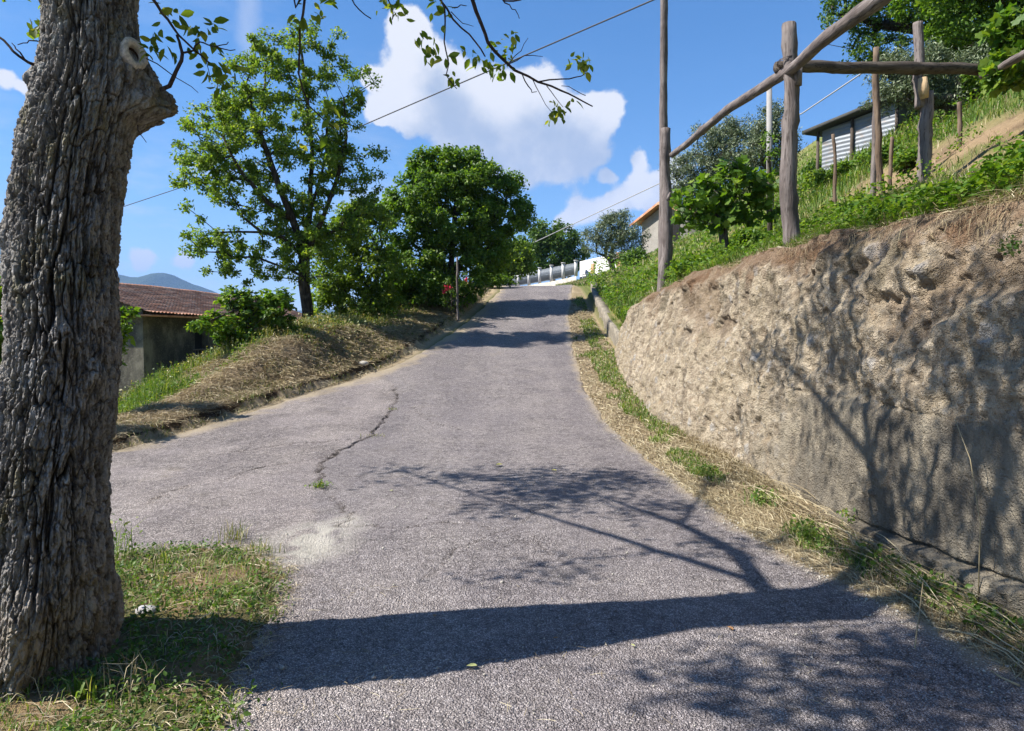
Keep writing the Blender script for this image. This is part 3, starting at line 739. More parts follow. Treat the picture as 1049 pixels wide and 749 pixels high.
D += (1-rough_up)*(.016*big_+.010*mid_+.006*sm_+.020*sstep(0, .5, fnoise(S_*2, Z*2, octaves=4, seed=66))*(.4+peb))
joint = np.abs(Z-1.08-.006*np.sin(S_*3)); D -= (1-sstep(7.2, 9, Y_))*(.018*(1-sstep(.003, .014, joint)))*(.5+.5*sstep(-.2, .1, mid_))
D += (1-rough_up)*.03                                       # the poured base stands a little proud
ck = .02+(6.9-Y_)*.078+.03*mid_+.02*big_; below = 1-sstep(-.01, .012, Z-ck); kf = 1-sstep(8.2, 9.2, Y_)
D += kf*below*(.07+.02*mid_+.02*sm_); D -= kf*(1-sstep(.004, .022, np.abs(Z-ck)))*.09*(.6+.6*fnoise(S_*1.5, Z*0, octaves=2, seed=3))
# broken zone under the sod: hollows
holl = (path[:, 1] < 14)[:, None]*sstep(.05, .45, fnoise(S_*1.5, Z*1.9, octaves=3, seed=71)+.15)*sstep(.55, .75, tv)[None]*(1-sstep(.93, 1, tv))[None]
D -= holl*.09
batter = -.10*tv[None]*np.ones_like(Z); topback = -.16*sstep(.90, 1.0, tv)[None]**2
bul_ = np.interp(path[:, 1], [6.5, 9, 11, 14.5, 17.2, 18], [0, .20, .48, .40, .16, 0])*(path[:, 0] < WX+.5); off = D+batter+topback+bul_[:, None]*(1-tv[None])**.9
X3 = path[:, 0][:, None]+nrm[:, 0][:, None]*off; Y3 = path[:, 1][:, None]+nrm[:, 1][:, None]*off
m = MB(); front = np.stack([X3, Y3, Z], -1); m.add(front.reshape(-1, 3), grid_faces(len(path), NT_))
# back and top closing the body
bk = np.stack([path[:, 0]-nrm[:, 0]*.62, path[:, 1]-nrm[:, 1]*.62], 1)
capv = np.stack([front[:, -1], np.column_stack([bk, ztop-.03]), np.column_stack([bk, zbot])], 1)
m.add(capv.reshape(-1, 3), grid_faces(len(path), 3))
s = NT('rubble_concrete')
sx = s.n('ShaderNodeSeparateXYZ'); s.l(s.co, sx.inputs[0])
a1 = s.noise(1.1, 6, .62); a2 = s.noise(6.5, 6, .62); a3 = s.noise(34, 5, .65); a4 = s.voro(120, 'F1'); a5 = s.voro(55, 'F1')
c = s.mix(s.ramp(a2, .34, .66), (.27, .215, .15), (.52, .435, .315)); c = s.mix(s.ramp(a1, .42, .66, 0, .75), c, (.36, .295, .20))
c = s.mix(s.ramp(a3, .52, .72, 0, .65), c, (.50, .45, .37)); c = s.mix(s.ramp(a3, .44, .30, 0, .8), c, (.11, .085, .06)); c = s.mix(s.ramp(s.noise(3.3, 5, .65), .58, .68, 0, .35), c, (.33, .22, .12)); c = s.mix(s.ramp(s.noise(11, 5, .7), .56, .66, 0, .6), c, (.15, .125, .10))
c = s.mix(s.ramp(s.noise(2.0, 5, .6, stretch=(1, 1.3, .45)), .56, .74, 0, .55), c, (.17, .145, .115))
pale = s.mix(s.attr('stone'), c, (.42, .40, .37)); c = pale
cb = s.mix(s.ramp(s.noise(3.2, 6, .65, stretch=(1, 1, .6)), .38, .66), (.155, .135, .105), (.33, .285, .21)); cb = s.mix(s.ramp(a4, .18, .05), cb, (.50, .47, .42)); cb = s.mix(s.ramp(a1, .5, .68, 0, .6), cb, (.22, .205, .17))
c = s.mix(s.attr('base'), c, cb)
c = s.mix(s.ramp(s.noise(1.7, 5, .6, stretch=(1, 1, 1)), .60, .75, 0, .4), c, (.12, .11, .065))
c = s.mix(s.ramp(s.noise(2.6, 6, .65, stretch=(1, 1, .28)), .55, .66, 0, .6), c, (.13, .105, .08))
c = s.mix(s.math('MULTIPLY', s.ramp(sx.outputs[2], 1.5, 2.3), s.ramp(s.noise(2.4, 6, .65), .50, .62, 0, .75)), c, (.105, .088, .055))
c = s.mix(s.attr('soil'), c, s.mix(a3, (.09, .055, .035), (.27, .17, .10)))
c = s.mix(s.ramp(s.noise(70, 3, .6), .64, .74, 0, .5), c, (.60, .57, .50))
h_ = s.math('SUBTRACT', s.math('ADD', s.math('MULTIPLY', a3, 1.2), a2), s.math('ADD', s.math('MULTIPLY', a4, .45), s.math('MULTIPLY', a5, .5)))
s.bsdf(c, .95, s.bump(h_, 1.0, .03), .1); M['rubble'] = s.m
rw = m.build('retaining_wall', M['rubble'], smooth=True); tag(rw, 'tall rough tan rubble and earth retaining wall with cracked concrete base along the lane', 'wall')
nb = len(capv.reshape(-1, 3))
def ext(a): return np.concatenate([np.clip(a, 0, 1).ravel(), np.zeros(nb)])
attr_float(rw, 'stone', ext(stn*(id_ > .93)*rough_up*.7+peb*(idb > .9)*.5*rough_up)); attr_float(rw, 'base', ext(1-rough_up))
attr_float(rw, 'soil', ext(sstep(.90, .99, tv[None]+.08*mid_+.06*big_)*.8+holl*.4))

# low wall further up the lane
ly = np.arange(17.4, 27.2, .06); lx = interp(ly, [17.4, 20, 24, 27.2], [2.77, 2.80, 2.86, 3.1]); lt = interp(ly, [17.4, 18, 20, 24, 27.2], [1.62, 1.66, 2.05, 3.02, 3.75])+fnoise(ly*2, ly*0, octaves=3, seed=4)*.02
prof = []
for k, (ox, tz) in enumerate([(0, 0), (0, .25), (0, .5), (0, .75), (0, 1), (.04, 1.02), (.24, 1.02), (.26, .5), (.26, 0)]):
    zz = (road_z(ly)-.2)*(1-tz)+lt*tz; dn = fnoise(ly*5, zz*5, octaves=3, seed=6)*.025*(ox < .03)
    prof.append(np.stack([lx+ox+dn, ly, zz], 1))
m = MB(); m.add(np.stack(prof, 1).reshape(-1, 3), grid_faces(len(ly), 9))
M['old_concrete'] = plain_mat('old_concrete', (.20, .175, .135), .4, .95, 3.5, .5)
lw = m.build('low_wall', M['old_concrete'], smooth=True); tag(lw, 'low weathered concrete wall holding the grass slope further up the lane', 'wall')

# ------------------------------------------------------------------ the big near tree
TPY = np.array([-200, -60, 0, 50, 100, 157, 213, 250, 357, 420, 500, 570, 640, 700, 735, 780.])
TL = np.array([62, 52, 46.5, 46, 36, 20, 12, 8, 7, 0, -10, -18, -26, -42, -58, -75.])
TR = np.array([165, 148, 134, 139, 140, 131, 122, 119, 125, 122, 113, 114, 112, 100, 84, 90.])
def trunk_y(z): return np.interp(z, [0, 1, 1.8, 3, 3.9], [3.25, 3.22, 3.28, 3.40, 3.46])
def trunk_e(z): return np.interp(z, [0, .8, 1.8, 2.4, 3.0, 4], [1.22, 1.60, 1.62, 1.32, 1.12, 1.1])
rows = []
for py, l_, r__ in zip(TPY, TL, TR):
    y = 3.28
    for _ in range(3):
        p = P((l_+r__)/2, py, y); y = trunk_y(p[2])
    rad_ = (r__-l_)/2/F*y*.985*math.cos(math.atan((524.5-(l_+r__)/2)/F))
    rows.append((p[2], p[0], y, rad_))
rows = np.array(rows[::-1])
zt = np.linspace(-.12, 4.1, 1350); na = 560
az = np.linspace(-35.0, 325.0, na, endpoint=False)*math.pi/180
cxz = np.interp(zt, rows[:, 0], rows[:, 1]); cyz = trunk_y(zt); rz_ = np.interp(zt, rows[:, 0], rows[:, 3])
ker = np.hanning(61); ker /= ker.sum(); sm = lambda a: np.convolve(np.pad(a, 30, mode='edge'), ker, 'valid'); cxz, rz_ = sm(cxz), sm(rz_)
ZT, AZ = np.meshgrid(zt, az, indexing='ij'); R0 = rz_[:, None]+0*ZT
s0 = AZ*.27; nx_, ny_ = np.sin(AZ)*1.0, np.cos(AZ)*1.0
def cyl(k, kz, seed, o=4): return fnoise(nx_*k, ny_*k, ZT*kz, octaves=o, seed=seed)
wr = cyl(1.6, 1.6, 101); wr2 = cyl(5, 7, 102, 5)
def fiss(k, kz, seed, w, warp=.16):
    f = np.abs(fnoise(nx_*k+wr2*warp*k*.2, ny_*k+wr2*warp*k*.2, ZT*kz+wr2*.12, octaves=3, rough=.45, seed=seed)); return 1-sstep(0, w, f), f
cutA, fA = fiss(4.2, 1.7, 140, .085); cutB, fB = fiss(7.5, 3.4, 141, .10); cutC, fC = fiss(15, 9, 142, .13)
f1c, f2c, idc = worley((s0+wr2*.012)/.020+.35*cyl(12, 12, 107), ZT/.038+.4*cyl(9, 9, 108), seed=23); edge2 = f2c-f1c
f1d, f2d, idd = worley((s0+wr2*.015)/.055+.3*cyl(7, 7, 117), ZT/.16+.3*cyl(5, 5, 118), seed=25)
depthmod = .6+.55*sstep(-.3, .3, cyl(2.2, 1.8, 150))
fur = np.clip(np.maximum.reduce([cutA*1.0, cutB*.8*depthmod, cutC*.45*depthmod, .6*(1-sstep(0, .10, worley((s0+wr2*.015)/.055+.3*cyl(7, 7, 117), ZT/.16+.3*cyl(5, 5, 118), seed=25)[1]-worley((s0+wr2*.015)/.055+.3*cyl(7, 7, 117), ZT/.16+.3*cyl(5, 5, 118), seed=25)[0]))]), 0, 1)
ridge = np.sqrt(np.clip(np.minimum(fA*2.2, fB*2.0), 0, 1))
disp = .012*ridge-.026*cutA-.016*cutB*depthmod-.007*cutC-.010*(1-sstep(0, .10, f2d-f1d))+(idd-.5)*.012+(idc-.5)*.009*sstep(0, .12, edge2)+.003*sstep(0, .3, edge2)+.010*(.5-np.abs(cyl(16, 5, 160, 4))*1.6)+.006*(.5-np.abs(cyl(40, 16, 161, 3))*1.6)+.008*wr+.003*wr2+.006*cyl(34, 24, 111, 5)+.0035*cyl(90, 70, 112, 3)
lowk = 1-sstep(.2, .75, ZT)
lobes = .045*np.cos(AZ*4+1.0)+.030*np.cos(AZ*7-.5)
R0 = R0+lowk*(lobes*.8+.022*(1-sstep(0, .35, ZT))+.02)+.012*cyl(1.2, .9, 120)
deg = np.degrees(AZ)
def bumpat(a0, z0, sa, sz, h, up=None):
    da = (deg-a0+180) % 360-180; dz = ZT-z0; szz = np.where(dz > 0, sz if up is None else up, sz)
    return h*np.exp(-(da/sa)**2-(dz/szz)**2)
zat = lambda py, d=3.4: P(100, py, d)[2]
bur = bumpat(64, zat(108), 34, .085, .150, .20)*(1+.5*cyl(5, 9, 130)+.25*cyl(14, 20, 131))
knob = bumpat(228, zat(248), 12, .045, .05)+bumpat(150, zat(345), 14, .07, .022)+bumpat(118, zat(378), 10, .06, .03)+bumpat(240, zat(90), 9, .04, .03)+bumpat(150, zat(585), 18, .08, .03)
scar_az, scar_z = 100.0, zat(59, 3.36)
coll = bumpat(scar_az, scar_z, 22, .10, .040)
inner = sstep(.072, .05, np.sqrt((((deg-scar_az+180) % 360-180)/57.3*.215)**2+(ZT-scar_z)**2))
disp = disp*(1-inner)
R = R0+disp+bur+knob+coll-.012*inner
# long dark fissure seam spiralling down the shaded face
LV = np.array([-.545, .838])                               # the trunk is deeper than it is wide
tx = np.sin(AZ)*R; ty = np.cos(AZ)*R; al_ = (tx*LV[0]+ty*LV[1])*(sm(trunk_e(zt))-1)[:, None]; tx = cxz[:, None]+tx+al_*LV[0]; ty = cyz[:, None]+ty+al_*LV[1]
tree = empty('walnut_tree', (TRB[0], TRB[1], .05), 'big near tree with furrowed grey bark, a burl and a sawn branch scar', 'tree')
m = MB(); m.add(np.stack([tx, ty, ZT], -1).reshape(-1, 3), grid_faces(len(zt), na, True)[:, ::-1])
s = NT('furrowed_bark')
g1 = s.noise(26, 8, .7, stretch=(1, 1, .22)); g2 = s.noise(110, 5, .65, stretch=(1, 1, .5)); g3 = s.noise(3.1, 5, .6); g4 = s.noise(9, 5, .65)
c = s.mix(s.ramp(g1, .36, .60), (.10, .09, .082), (.36, .34, .315)); c = s.mix(s.ramp(g2, .52, .72, 0, .7), c, (.42, .385, .335))
c = s.mix(s.ramp(g2, .44, .30, 0, .6), c, (.055, .042, .033))
c = s.mix(s.ramp(g4, .50, .62, 0, .75), c, s.mix(g2, (.24, .235, .225), (.48, .47, .45)))            # grey lichen film
mossm = s.math('MULTIPLY', s.ramp(g3, .52, .64), s.ramp(g1, .42, .58))
c = s.mix(s.math('MULTIPLY', mossm, .65), c, (.17, .145, .045))
lich = s.math('MULTIPLY', s.ramp(s.voro(9, 'F1'), .30, .22), s.ramp(s.noise(2.3, 2), .55, .62)); c = s.mix(s.math('MULTIPLY', lich, .6), c, (.42, .43, .41))
c = s.mix(s.math('MULTIPLY', s.attr('fur'), .85), c, (.026, .020, .016))
c = s.mix(s.math('MULTIPLY', s.attr('low'), s.ramp(g1, .4, .62, .15, .8)), c, (.42, .34, .25))
s.bsdf(c, .95, s.bump(s.math('ADD', s.math('ADD', g1, g2), s.math('MULTIPLY', s.voro(70, 'F1', stretch=(1, 1, .5)), .8)), 1.0, .016), .12); M['hero_bark'] = s.m
to = m.build('trunk', M['hero_bark'], tree, smooth=False)
attr_float(to, 'fur', np.clip(fur*(1-inner), 0, 1).ravel()); attr_float(to, 'low', np.clip(lowk*1.1, 0, 1).ravel())
# sawn branch scar: pale ring of callus with a dark hollow
iz_ = int(np.argmin(np.abs(zt-scar_z))); ia_ = int(np.argmin(np.abs(np.degrees(az)-scar_az)))
sl_ = (slice(iz_-25, iz_+26), slice(ia_-16, ia_+17)); sc = np.array([tx[sl_].mean(), ty[sl_].mean(), ZT[sl_].mean()])
e1_ = np.array([tx[iz_, ia_+20]-tx[iz_, ia_-20], ty[iz_, ia_+20]-ty[iz_, ia_-20], 0]); e2_ = np.array([tx[iz_+30, ia_]-tx[iz_-30, ia_], ty[iz_+30, ia_]-ty[iz_-30, ia_], zt[iz_+30]-zt[iz_-30]])
n_ = np.cross(e1_, e2_); n_ /= np.linalg.norm(n_); n_ = n_*(1 if n_[0] > 0 else -1); n_ = n_+np.array([0, -.15, -.02]); n_ /= np.linalg.norm(n_); sc = sc+n_*.015
tu = np.cross([0, 0, 1], n_); tu /= np.linalg.norm(tu); tvv = np.cross(n_, tu)
m = MB(); aa = np.linspace(0, 2*np.pi, 48, endpoint=False); prof = [(.066, -.03), (.067, .006), (.060, .016), (.048, .018), (.037, .013), (.032, .004), (.030, -.012), (.020, -.02), (0.001, -.022)]
rng_ = rng(3); wobr = 1+.14*fnoise(np.cos(aa)*1.6, np.sin(aa)*1.6, octaves=4, seed=5)
rings = []
for rr, hh in prof: rings.append(sc+(np.cos(aa)*rr*wobr)[:, None]*tu+(np.sin(aa)*rr*wobr*1.10)[:, None]*tvv+hh*n_)
m.add(np.stack(rings[:7], 0).reshape(-1, 3), grid_faces(7, 48, True), mi=0); m.add(np.stack(rings[6:], 0).reshape(-1, 3), grid_faces(3, 48, True), mi=1)
M['scar'] = plain_mat('scar_wood', (.60, .54, .46), .4, .9, 60, .8); M['hollow'] = plain_mat('scar_hollow', (.045, .025, .018), .4, .95, 40, .5)
tag(m.build('pruning_scar', [M['scar'], M['hollow']], tree, smooth=True), 'pale ring of a sawn-off branch round a dark hollow')

# limbs and twigs
FK = np.array([np.interp(3.75, zt, cxz), np.interp(3.75, zt, cyz), 3.75])
_cl = [((-3.3, 2.35, 5.2), (1.0, .5, .35)), ((-2.7, 2.6, 5.1), (.5, .4, .3)), ((-4.4, 6.3, 5.3), (.9, .7, .3)), ((-3.6, 5.5, 5.05), (.5, .5, .2))]
limbs = [
    [FK, (-1.95, 3.75, 4.3), (-2.0, 4.5, 5.6), (-2.0, 4.9, 6.8), (-1.9, 5.2, 7.8)],
    {'pts': [FK, (-1.8, 3.4, 4.4), (-1.9, 3.1, 5.7), (-2.1, 3.0, 7.0), (-2.2, 2.8, 7.9)], 'from': 1},
    {'pts': [FK, (-2.5, 4.3, 4.35), (-3.2, 5.0, 4.85), (-4.3, 6.2, 5.25), (-5.3, 7.1, 5.4)], 'from': 1},
    {'pts': [(-3.2, 5.0, 4.85), (-3.3, 6.2, 5.6), (-3.2, 7.2, 5.9)], 'from': 1},
    {'pts': [FK, (-2.7, 3.8, 4.45), (-3.9, 4.7, 4.9), (-5.1, 5.8, 5.1), (-6.2, 6.9, 5.3)], 'from': 1},
    {'pts': [(-2.0, 4.5, 5.6), (-2.1, 5.6, 6.2), (-2.0, 6.5, 6.4), (-2.0, 7.2, 6.5)], 'from': 1},
    {'pts': [(-2.0, 4.5, 5.6), (-2.4, 4.2, 6.6), (-2.6, 4.1, 7.9)], 'from': 1},
    {'pts': [(-1.8, 3.4, 4.4), (-2.3, 2.7, 4.7), (-2.7, 2.1, 5.0), (-3.0, 1.6, 5.2)], 'from': 1},
    {'pts': [(-1.8, 3.4, 4.4), (-1.5, 2.8, 4.9), (-1.2, 2.3, 5.3)], 'from': 1},
    {'pts': [FK, (-1.5, 3.7, 4.15), (-.9, 3.8, 4.3), (-.4, 3.9, 4.15)], 'from': 1},
]
r_ = rng(77)
sh_blobs = [((-4.6, 6.4, 5.3), (.9, .8, .35)), ((-3.2, 6.3, 5.8), (.6, .8, .3)), ((-2.1, 4.7, 6.2), (.8, .9, .9)), ((-2.0, 4.0, 5.0), (.7, .9, .4)), ((-2.4, 3.0, 6.0), (.8, .8, .9)),
            ((-2.9, 1.9, 5.0), (1.0, .8, .5)), ((-1.6, 2.6, 5.2), (.9, .7, .5)), ((-2.4, 4.2, 5.3), (.9, .8, .5)), ((-2.2, 3.6, 5.8), (1.0, .8, .5)), ((-2.0, 5.4, 7.4), (.7, .7, .6)), ((-2.0, 3.9, 4.9), (.5, .5, .4)), ((-2.0, 6.7, 5.9), (.6, .8, .6)), ((-2.1, 6.0, 7.0), (.7, .8, .5)), ((-2.1, 4.6, 7.2), (.8, 1.2, .7)), ((-2.4, 3.3, 7.0), (.7, .7, .7)), ((-5.7, 6.7, 5.35), (.9, .7, .25)), ((-4.8, 5.6, 5.1), (.8, .5, .2)), ((-4.3, 3.9, 4.7), (.6, .4, .2)), ((-3.3, 4.4, 4.75), (.5, .4, .2)), ((-2.3, 3.4, 7.2), (.9, .9, .7)), ((-2.2, 5.2, 6.2), (.5, 1.2, .6))]
ends, _ = blob_points(r_, sh_blobs, 560, .8)
_e2, _ = blob_points(r_, _cl, 110, .9); ends = np.vstack([ends, _e2]); nodes, par = skeleton(limbs, list(ends), r_, .28, .3, .05)
m = MB(); branch_mesh(m, nodes, par, .0035, .135, expo=1.9, seg=12, cap=lambda q: np.interp(np.hypot(q[:, 0]-FK[0], q[:, 1]-FK[1])+.13*np.maximum(q[:, 2]-FK[2], 0), [.2, .7, 1.6, 3.5], [.14, .085, .045, .018])); m.build('branch', M['bark_grey'], tree, smooth=True)
tw = MB()
def twig(pts, r0, r1, jit=.012, seed=0):
    q = np.array([P(*p) if max(abs(p[0]), abs(p[1])) > 8 else np.array(p) for p in pts]); rr_ = rng(seed); out = [q[0]]
    for a_, b_ in zip(q[:-1], q[1:]):
        L = np.linalg.norm(b_-a_); k = max(2, int(L/.06))
        for i in range(1, k+1): out.append(a_+(b_-a_)*i/k+(rr_.normal(0, jit*.4, 3) if i < k else 0))
    out = np.array(out); tw.tube(out, np.linspace(r0, r1, len(out)), 7, wob=.06, seed=seed); return out
twig([(-.4, 3.9, 4.15), (455, -70, 4.0), (470, -30, 4.0), (484, 0, 4.05), (497, 35, 4.1), (507, 53, 4.15), (527, 72, 4.2), (551, 84, 4.3), (575, 93, 4.35), (590, 100, 4.4), (607, 109, 4.45)], .017, .004, seed=1)
twig([(-.4, 3.9, 4.15), (440, -40, 4.0), (451, 0, 4.0), (473, 29, 4.0), (487, 43, 4.0), (497, 58, 4.0)], .010, .004, seed=2)
twig([(452, 0, 4.0), (456, 20, 4.0), (457, 53, 4.0), (457, 77, 4.0), (468, 91, 4.0)], .0055, .0025, seed=3)
twig([(-1.2, 3.75, 4.2), (300, -60, 3.7), (312, 0, 3.7), (307, 30, 3.72), (306, 76, 3.75), (317, 109, 3.8), (343, 132, 3.85)], .013, .003, seed=4)
twig([(312, -5, 3.7), (303, 8, 3.7), (296, -20, 3.6)], .006, .004, seed=5)
twig([(165, 92, 3.35), (178, 78, 3.3), (186, 62, 3.3), (185, 48, 3.3), (181, 36, 3.3)], .011, .006, seed=6)
twig([(-1.4, 3.2, 3.9), (140, -30, 3.2), (161, 5, 3.25), (172, 20, 3.28), (183, 36, 3.3), (200, 52, 3.32), (214, 64, 3.35), (226, 70, 3.4)], .012, .003, seed=7)
twig([(186, 54, 3.3), (198, 52, 3.3), (205, 43, 3.3), (213, 46, 3.3), (228, 50, 3.3), (241, 51, 3.3)], .005, .002, seed=8)
twig([(213, 46, 3.3), (228, 46, 3.3), (234, 43, 3.3)], .003, .002, seed=9)
twig([(205, 52, 3.3), (211, 62, 3.3), (216, 82, 3.35)], .003, .0015, seed=10)
twig([(150, 60, 3.3), (170, 72, 3.3), (188, 84, 3.4), (203, 95, 3.5)], .003, .0015, seed=11)
twig([(46, 74, 3.3), (34, 66, 3.25), (20, 58, 3.2), (10, 48, 3.2), (-4, 36, 3.2), (-30, 20, 3.2)], .008, .004, seed=12)
twig([(26, 62, 3.2), (16, 50, 3.2), (12, 44, 3.2)], .004, .002, seed=13)
twig([(48, 45, 3.3), (38, 42, 3.3), (28, 44, 3.3), (18, 46, 3.3)], .004, .002, seed=14)
twig([(48, 42, 3.3), (44, 34, 3.3), (40, 28, 3.3)], .003, .002, seed=15)
twig([(551, 84, 4.3), (575, 81, 4.32), (590, 79, 4.35), (600, 75, 4.35), (593, 66, 4.35)], .005, .002, seed=16)
twig([(520, 66, 4.2), (537, 57, 4.2), (556, 58, 4.2)], .004, .0015, seed=17)
twig([(522, 64, 4.2), (534, 52, 4.2), (541, 39, 4.2)], .003, .0015, seed=18)
twig([(546, 82, 4.3), (553, 96, 4.3), (566, 116, 4.3)], .003, .0015, seed=19)
twig([(560, 88, 4.3), (569, 100, 4.3), (577, 110, 4.3)], .003, .0015, seed=20)
twig([(534, 74, 4.2), (541, 88, 4.2), (545, 95, 4.2), (550, 94, 4.2)], .004, .002, seed=21)
twig([(515, 0, 4.0), (522, 5, 4.0), (528, 10, 4.0), (532, 19, 4.0)], .004, .002, seed=22)
twig([(500, -40, 4.0), (510, -8, 4.0), (517, 1, 4.0), (533, 0, 4.0), (540, -6, 4)], .006, .004, seed=23)
twig([(463, 8, 4.0), (472, 5, 4.0), (478, 6, 4.0)], .004, .002, seed=24)
twig([(462, 12, 4.0), (474, 24, 4.0), (485, 27, 4.0)], .003, .0015, seed=25)
twig([(-.4, 3.9, 4.15), (395, -60, 4.0), (397, -10, 4.0), (400, 5, 4.0), (402, 20, 4.0)], .008, .003, seed=26)
twig([(355, -20, 4), (360, -2, 4), (368, 10, 4), (380, 19, 4)], .005, .003, seed=27)
twig([(141, 128, 3.3), (144, 138, 3.3), (150, 146, 3.3)], .003, .0015, seed=28)
twig([(497, 33, 4.1), (490, 22, 4.1), (484, 60, 4.1)][:2], .003, .002, seed=29)
twig([(600, 98, 4.35), (590, 93, 4.35), (575, 88, 4.35)], .0025, .002, seed=30)
tw.build('twig', M['twig'], tree, smooth=True)
LC = [(397, 5, 9, 4.0, 9), (406, 10, 8, 4.0, 7), (400, -4, 9, 4.0, 8), (410, 2, 7, 4, 5), (432, 36, 6, 4.0, 6), (441, 48, 9, 4.0, 10), (437, 58, 6, 4.0, 4), (454, 12, 7, 4.0, 7), (448, 2, 6, 4.0, 5),
      (484, 60, 6, 4.1, 7), (497, 63, 7, 4.15, 9), (510, 70, 9, 4.2, 14), (516, 62, 8, 4.2, 10), (522, 46, 9, 4.2, 9), (530, 36, 6, 4.2, 6), (506, 44, 5, 4.15, 5), (590, 61, 9, 4.35, 12), (602, 64, 8, 4.35, 10), (597, 68, 6, 4.35, 6),
      (566, 112, 7, 4.3, 9), (577, 110, 9, 4.3, 12), (570, 118, 4, 4.3, 5), (464, 80, 6, 4.0, 6), (457, 57, 5, 4, 6), (476, 52, 5, 4, 5),
      (164, 30, 7, 3.3, 5), (172, 48, 5, 3.3, 4), (196, 30, 9, 3.3, 8), (206, 22, 8, 3.3, 7), (215, 26, 7, 3.3, 7), (196, 40, 8, 3.3, 6), (212, 60, 9, 3.35, 7), (225, 66, 10, 3.4, 10), (236, 70, 9, 3.4, 9), (186, 16, 8, 3.3, 6), (154, 55, 6, 3.3, 6), (158, 44, 5, 3.3, 5), (152, 50, 4, 3.3, 4), (170, 10, 6, 3.3, 4), (222, 46, 5, 3.35, 4), (216, 84, 8, 3.4, 6), (228, 88, 7, 3.45, 6),
      (38, 30, 7, 3.3, 7), (34, 24, 5, 3.3, 5), (42, 36, 4, 3.3, 4), (322, 2, 7, 3.7, 4), (307, 18, 6, 3.7, 8), (330, 16, 6, 3.7, 5), (343, -2, 6, 3.7, 4), (333, 108, 8, 3.8, 9), (338, 128, 7, 3.85, 8), (300, 142, 6, 3.8, 5)]
lv = MB(); r_ = rng(5)
for px, py, rr, d, n in LC:
    c0 = P(px, py, d); pos = c0+r_.normal(0, 1, (n, 3))*rr*.62/F*d; a, b, c = frames(n, r_, .35); a[:, 2] -= .6; a /= np.linalg.norm(a, axis=1, keepdims=True); b = np.cross(c, a); b /= np.linalg.norm(b, axis=1, keepdims=True); c = np.cross(a, b)
    put_leaves(lv, LEAF8, pos, a, b, c, .062*r_.uniform(.55, 1.15, n))
kw = r_.uniform(0, 1, len(ends))**2.2; kw[-110:] += .5; kw /= kw.sum(); k = r_.choice(len(ends), 11500, p=kw); pos = ends[k]+r_.normal(0, 1, (len(k), 3))*.12; a, b, c = frames(len(k), r_, .5); put_leaves(lv, LEAF8, pos, a, b, c, .085*r_.uniform(.6, 1.2, len(k)))
lv.build('crown', M['leaf_walnut'], tree)
# ------------------------------------------------------------------ poles, pergola, stakes, cables
def pole_pts(p0, p1, n=14, wob=.012, seed=0, bend=0.0):
    r_ = rng(seed); p0, p1 = np.array(p0, float), np.array(p1, float); t = np.linspace(0, 1, n)[:, None]
    q = p0+(p1-p0)*t; L = np.linalg.norm(p1-p0)
    nzz = np.stack([fnoise(t[:, 0]*3+seed, t[:, 0]*0+i*5.0, octaves=3, seed=seed+i) for i in range(3)], 1)*wob*3*np.minimum(1, L/2)
    q = q+nzz*(1 if L > 0 else 0); q[:, 0] += bend*np.sin(np.pi*t[:, 0]); return q
def pole(m, p0, p1, r0, r1, seed=0, wob=.012, n=26, seg=14, knots=3, bend=0.0):
    q = pole_pts(p0, p1, n, wob, seed, bend); r_ = rng(seed+50)
    rad = np.linspace(r0, r1, n)*(1+.05*fnoise(np.arange(n)*.7, np.arange(n)*0+seed, octaves=2, seed=seed))
    for _ in range(knots): rad[r_.integers(2, n-2)] *= 1.13
    m.tube(q, rad, seg, wob=.05, seed=seed)
    return q
A0 = P(680, 285, 14.0); A1 = P(684, 130, 14.0); A0[2] -= .3
B0 = P(804, 246, 7.85); B1 = P(807, 24, 7.85); B0[2] -= .3
C0 = P(947, 186, 8.5); C1 = P(940, 22, 8.5); C0[2] -= .3
A0[2] = min(A0[2], Hs(A0[0], A0[1])-.2); B0[2] = min(B0[2], Hs(B0[0], B0[1])-.2); C0[2] = min(C0[2], Hs(C0[0], C0[1])-.2)
perg = empty('pergola', (B0[0], B0[1], Hs(B0[0], B0[1])), 'rustic vine pergola of grey round poles on top of the retaining wall', 'pergola')
m = MB(); pole(m, A0, A1, .115, .092, 1, knots=5, wob=.03); m.tube(pole_pts(P(684, 205, 13.9), P(687, 197, 13.85), 3, 0), [.05, .035, .02], 8); m.build('post', M['post'], perg, smooth=True)
m = MB(); pole(m, B0, B1, .098, .078, 2, bend=.035, wob=.03); m.build('post', M['post'], perg, smooth=True)
m = MB(); pole(m, C0, P(946, 95, 8.5), .078, .072, 3, wob=.03); pole(m, P(944, 108, 8.47), C1, .06, .054, 4, wob=.025); m.build('post', M['post'], perg, smooth=True)
m = MB(); q0 = P(941, 76, 8.40); m.tube([P(945, 80, 8.36), P(946, 92, 8.36), P(947, 101, 8.38)], [.05, .062, .045], 8); m.build('splice', M['cutwood'], perg, smooth=True)
a_ = P(686, 161, 13.8); b_ = P(815, 64, 7.72); e_ = b_+(b_-a_)*.62
m = MB(); pole(m, a_, e_, .058, .064, 5, wob=.035, n=40, knots=7); m.build('beam', M['beam_along'], perg, smooth=True)
m = MB(); pole(m, P(797, 71, 8.0), P(1100, 82, 9.1), .066, .072, 6, wob=.035, n=40, knots=6); m.build('beam', M['beam_dark'], perg, smooth=True)
m = MB(); pole(m, P(1008, 79, 8.55), P(1075, 42, 7.3), .045, .05, 7); m.build('beam', M['beam_along'], perg, smooth=True)
m = MB(); m.tube([P(817, 70, 7.75), P(817, 88, 7.76)], [.055, .05], 8); m.build('cleat', M['post'], perg, smooth=True)
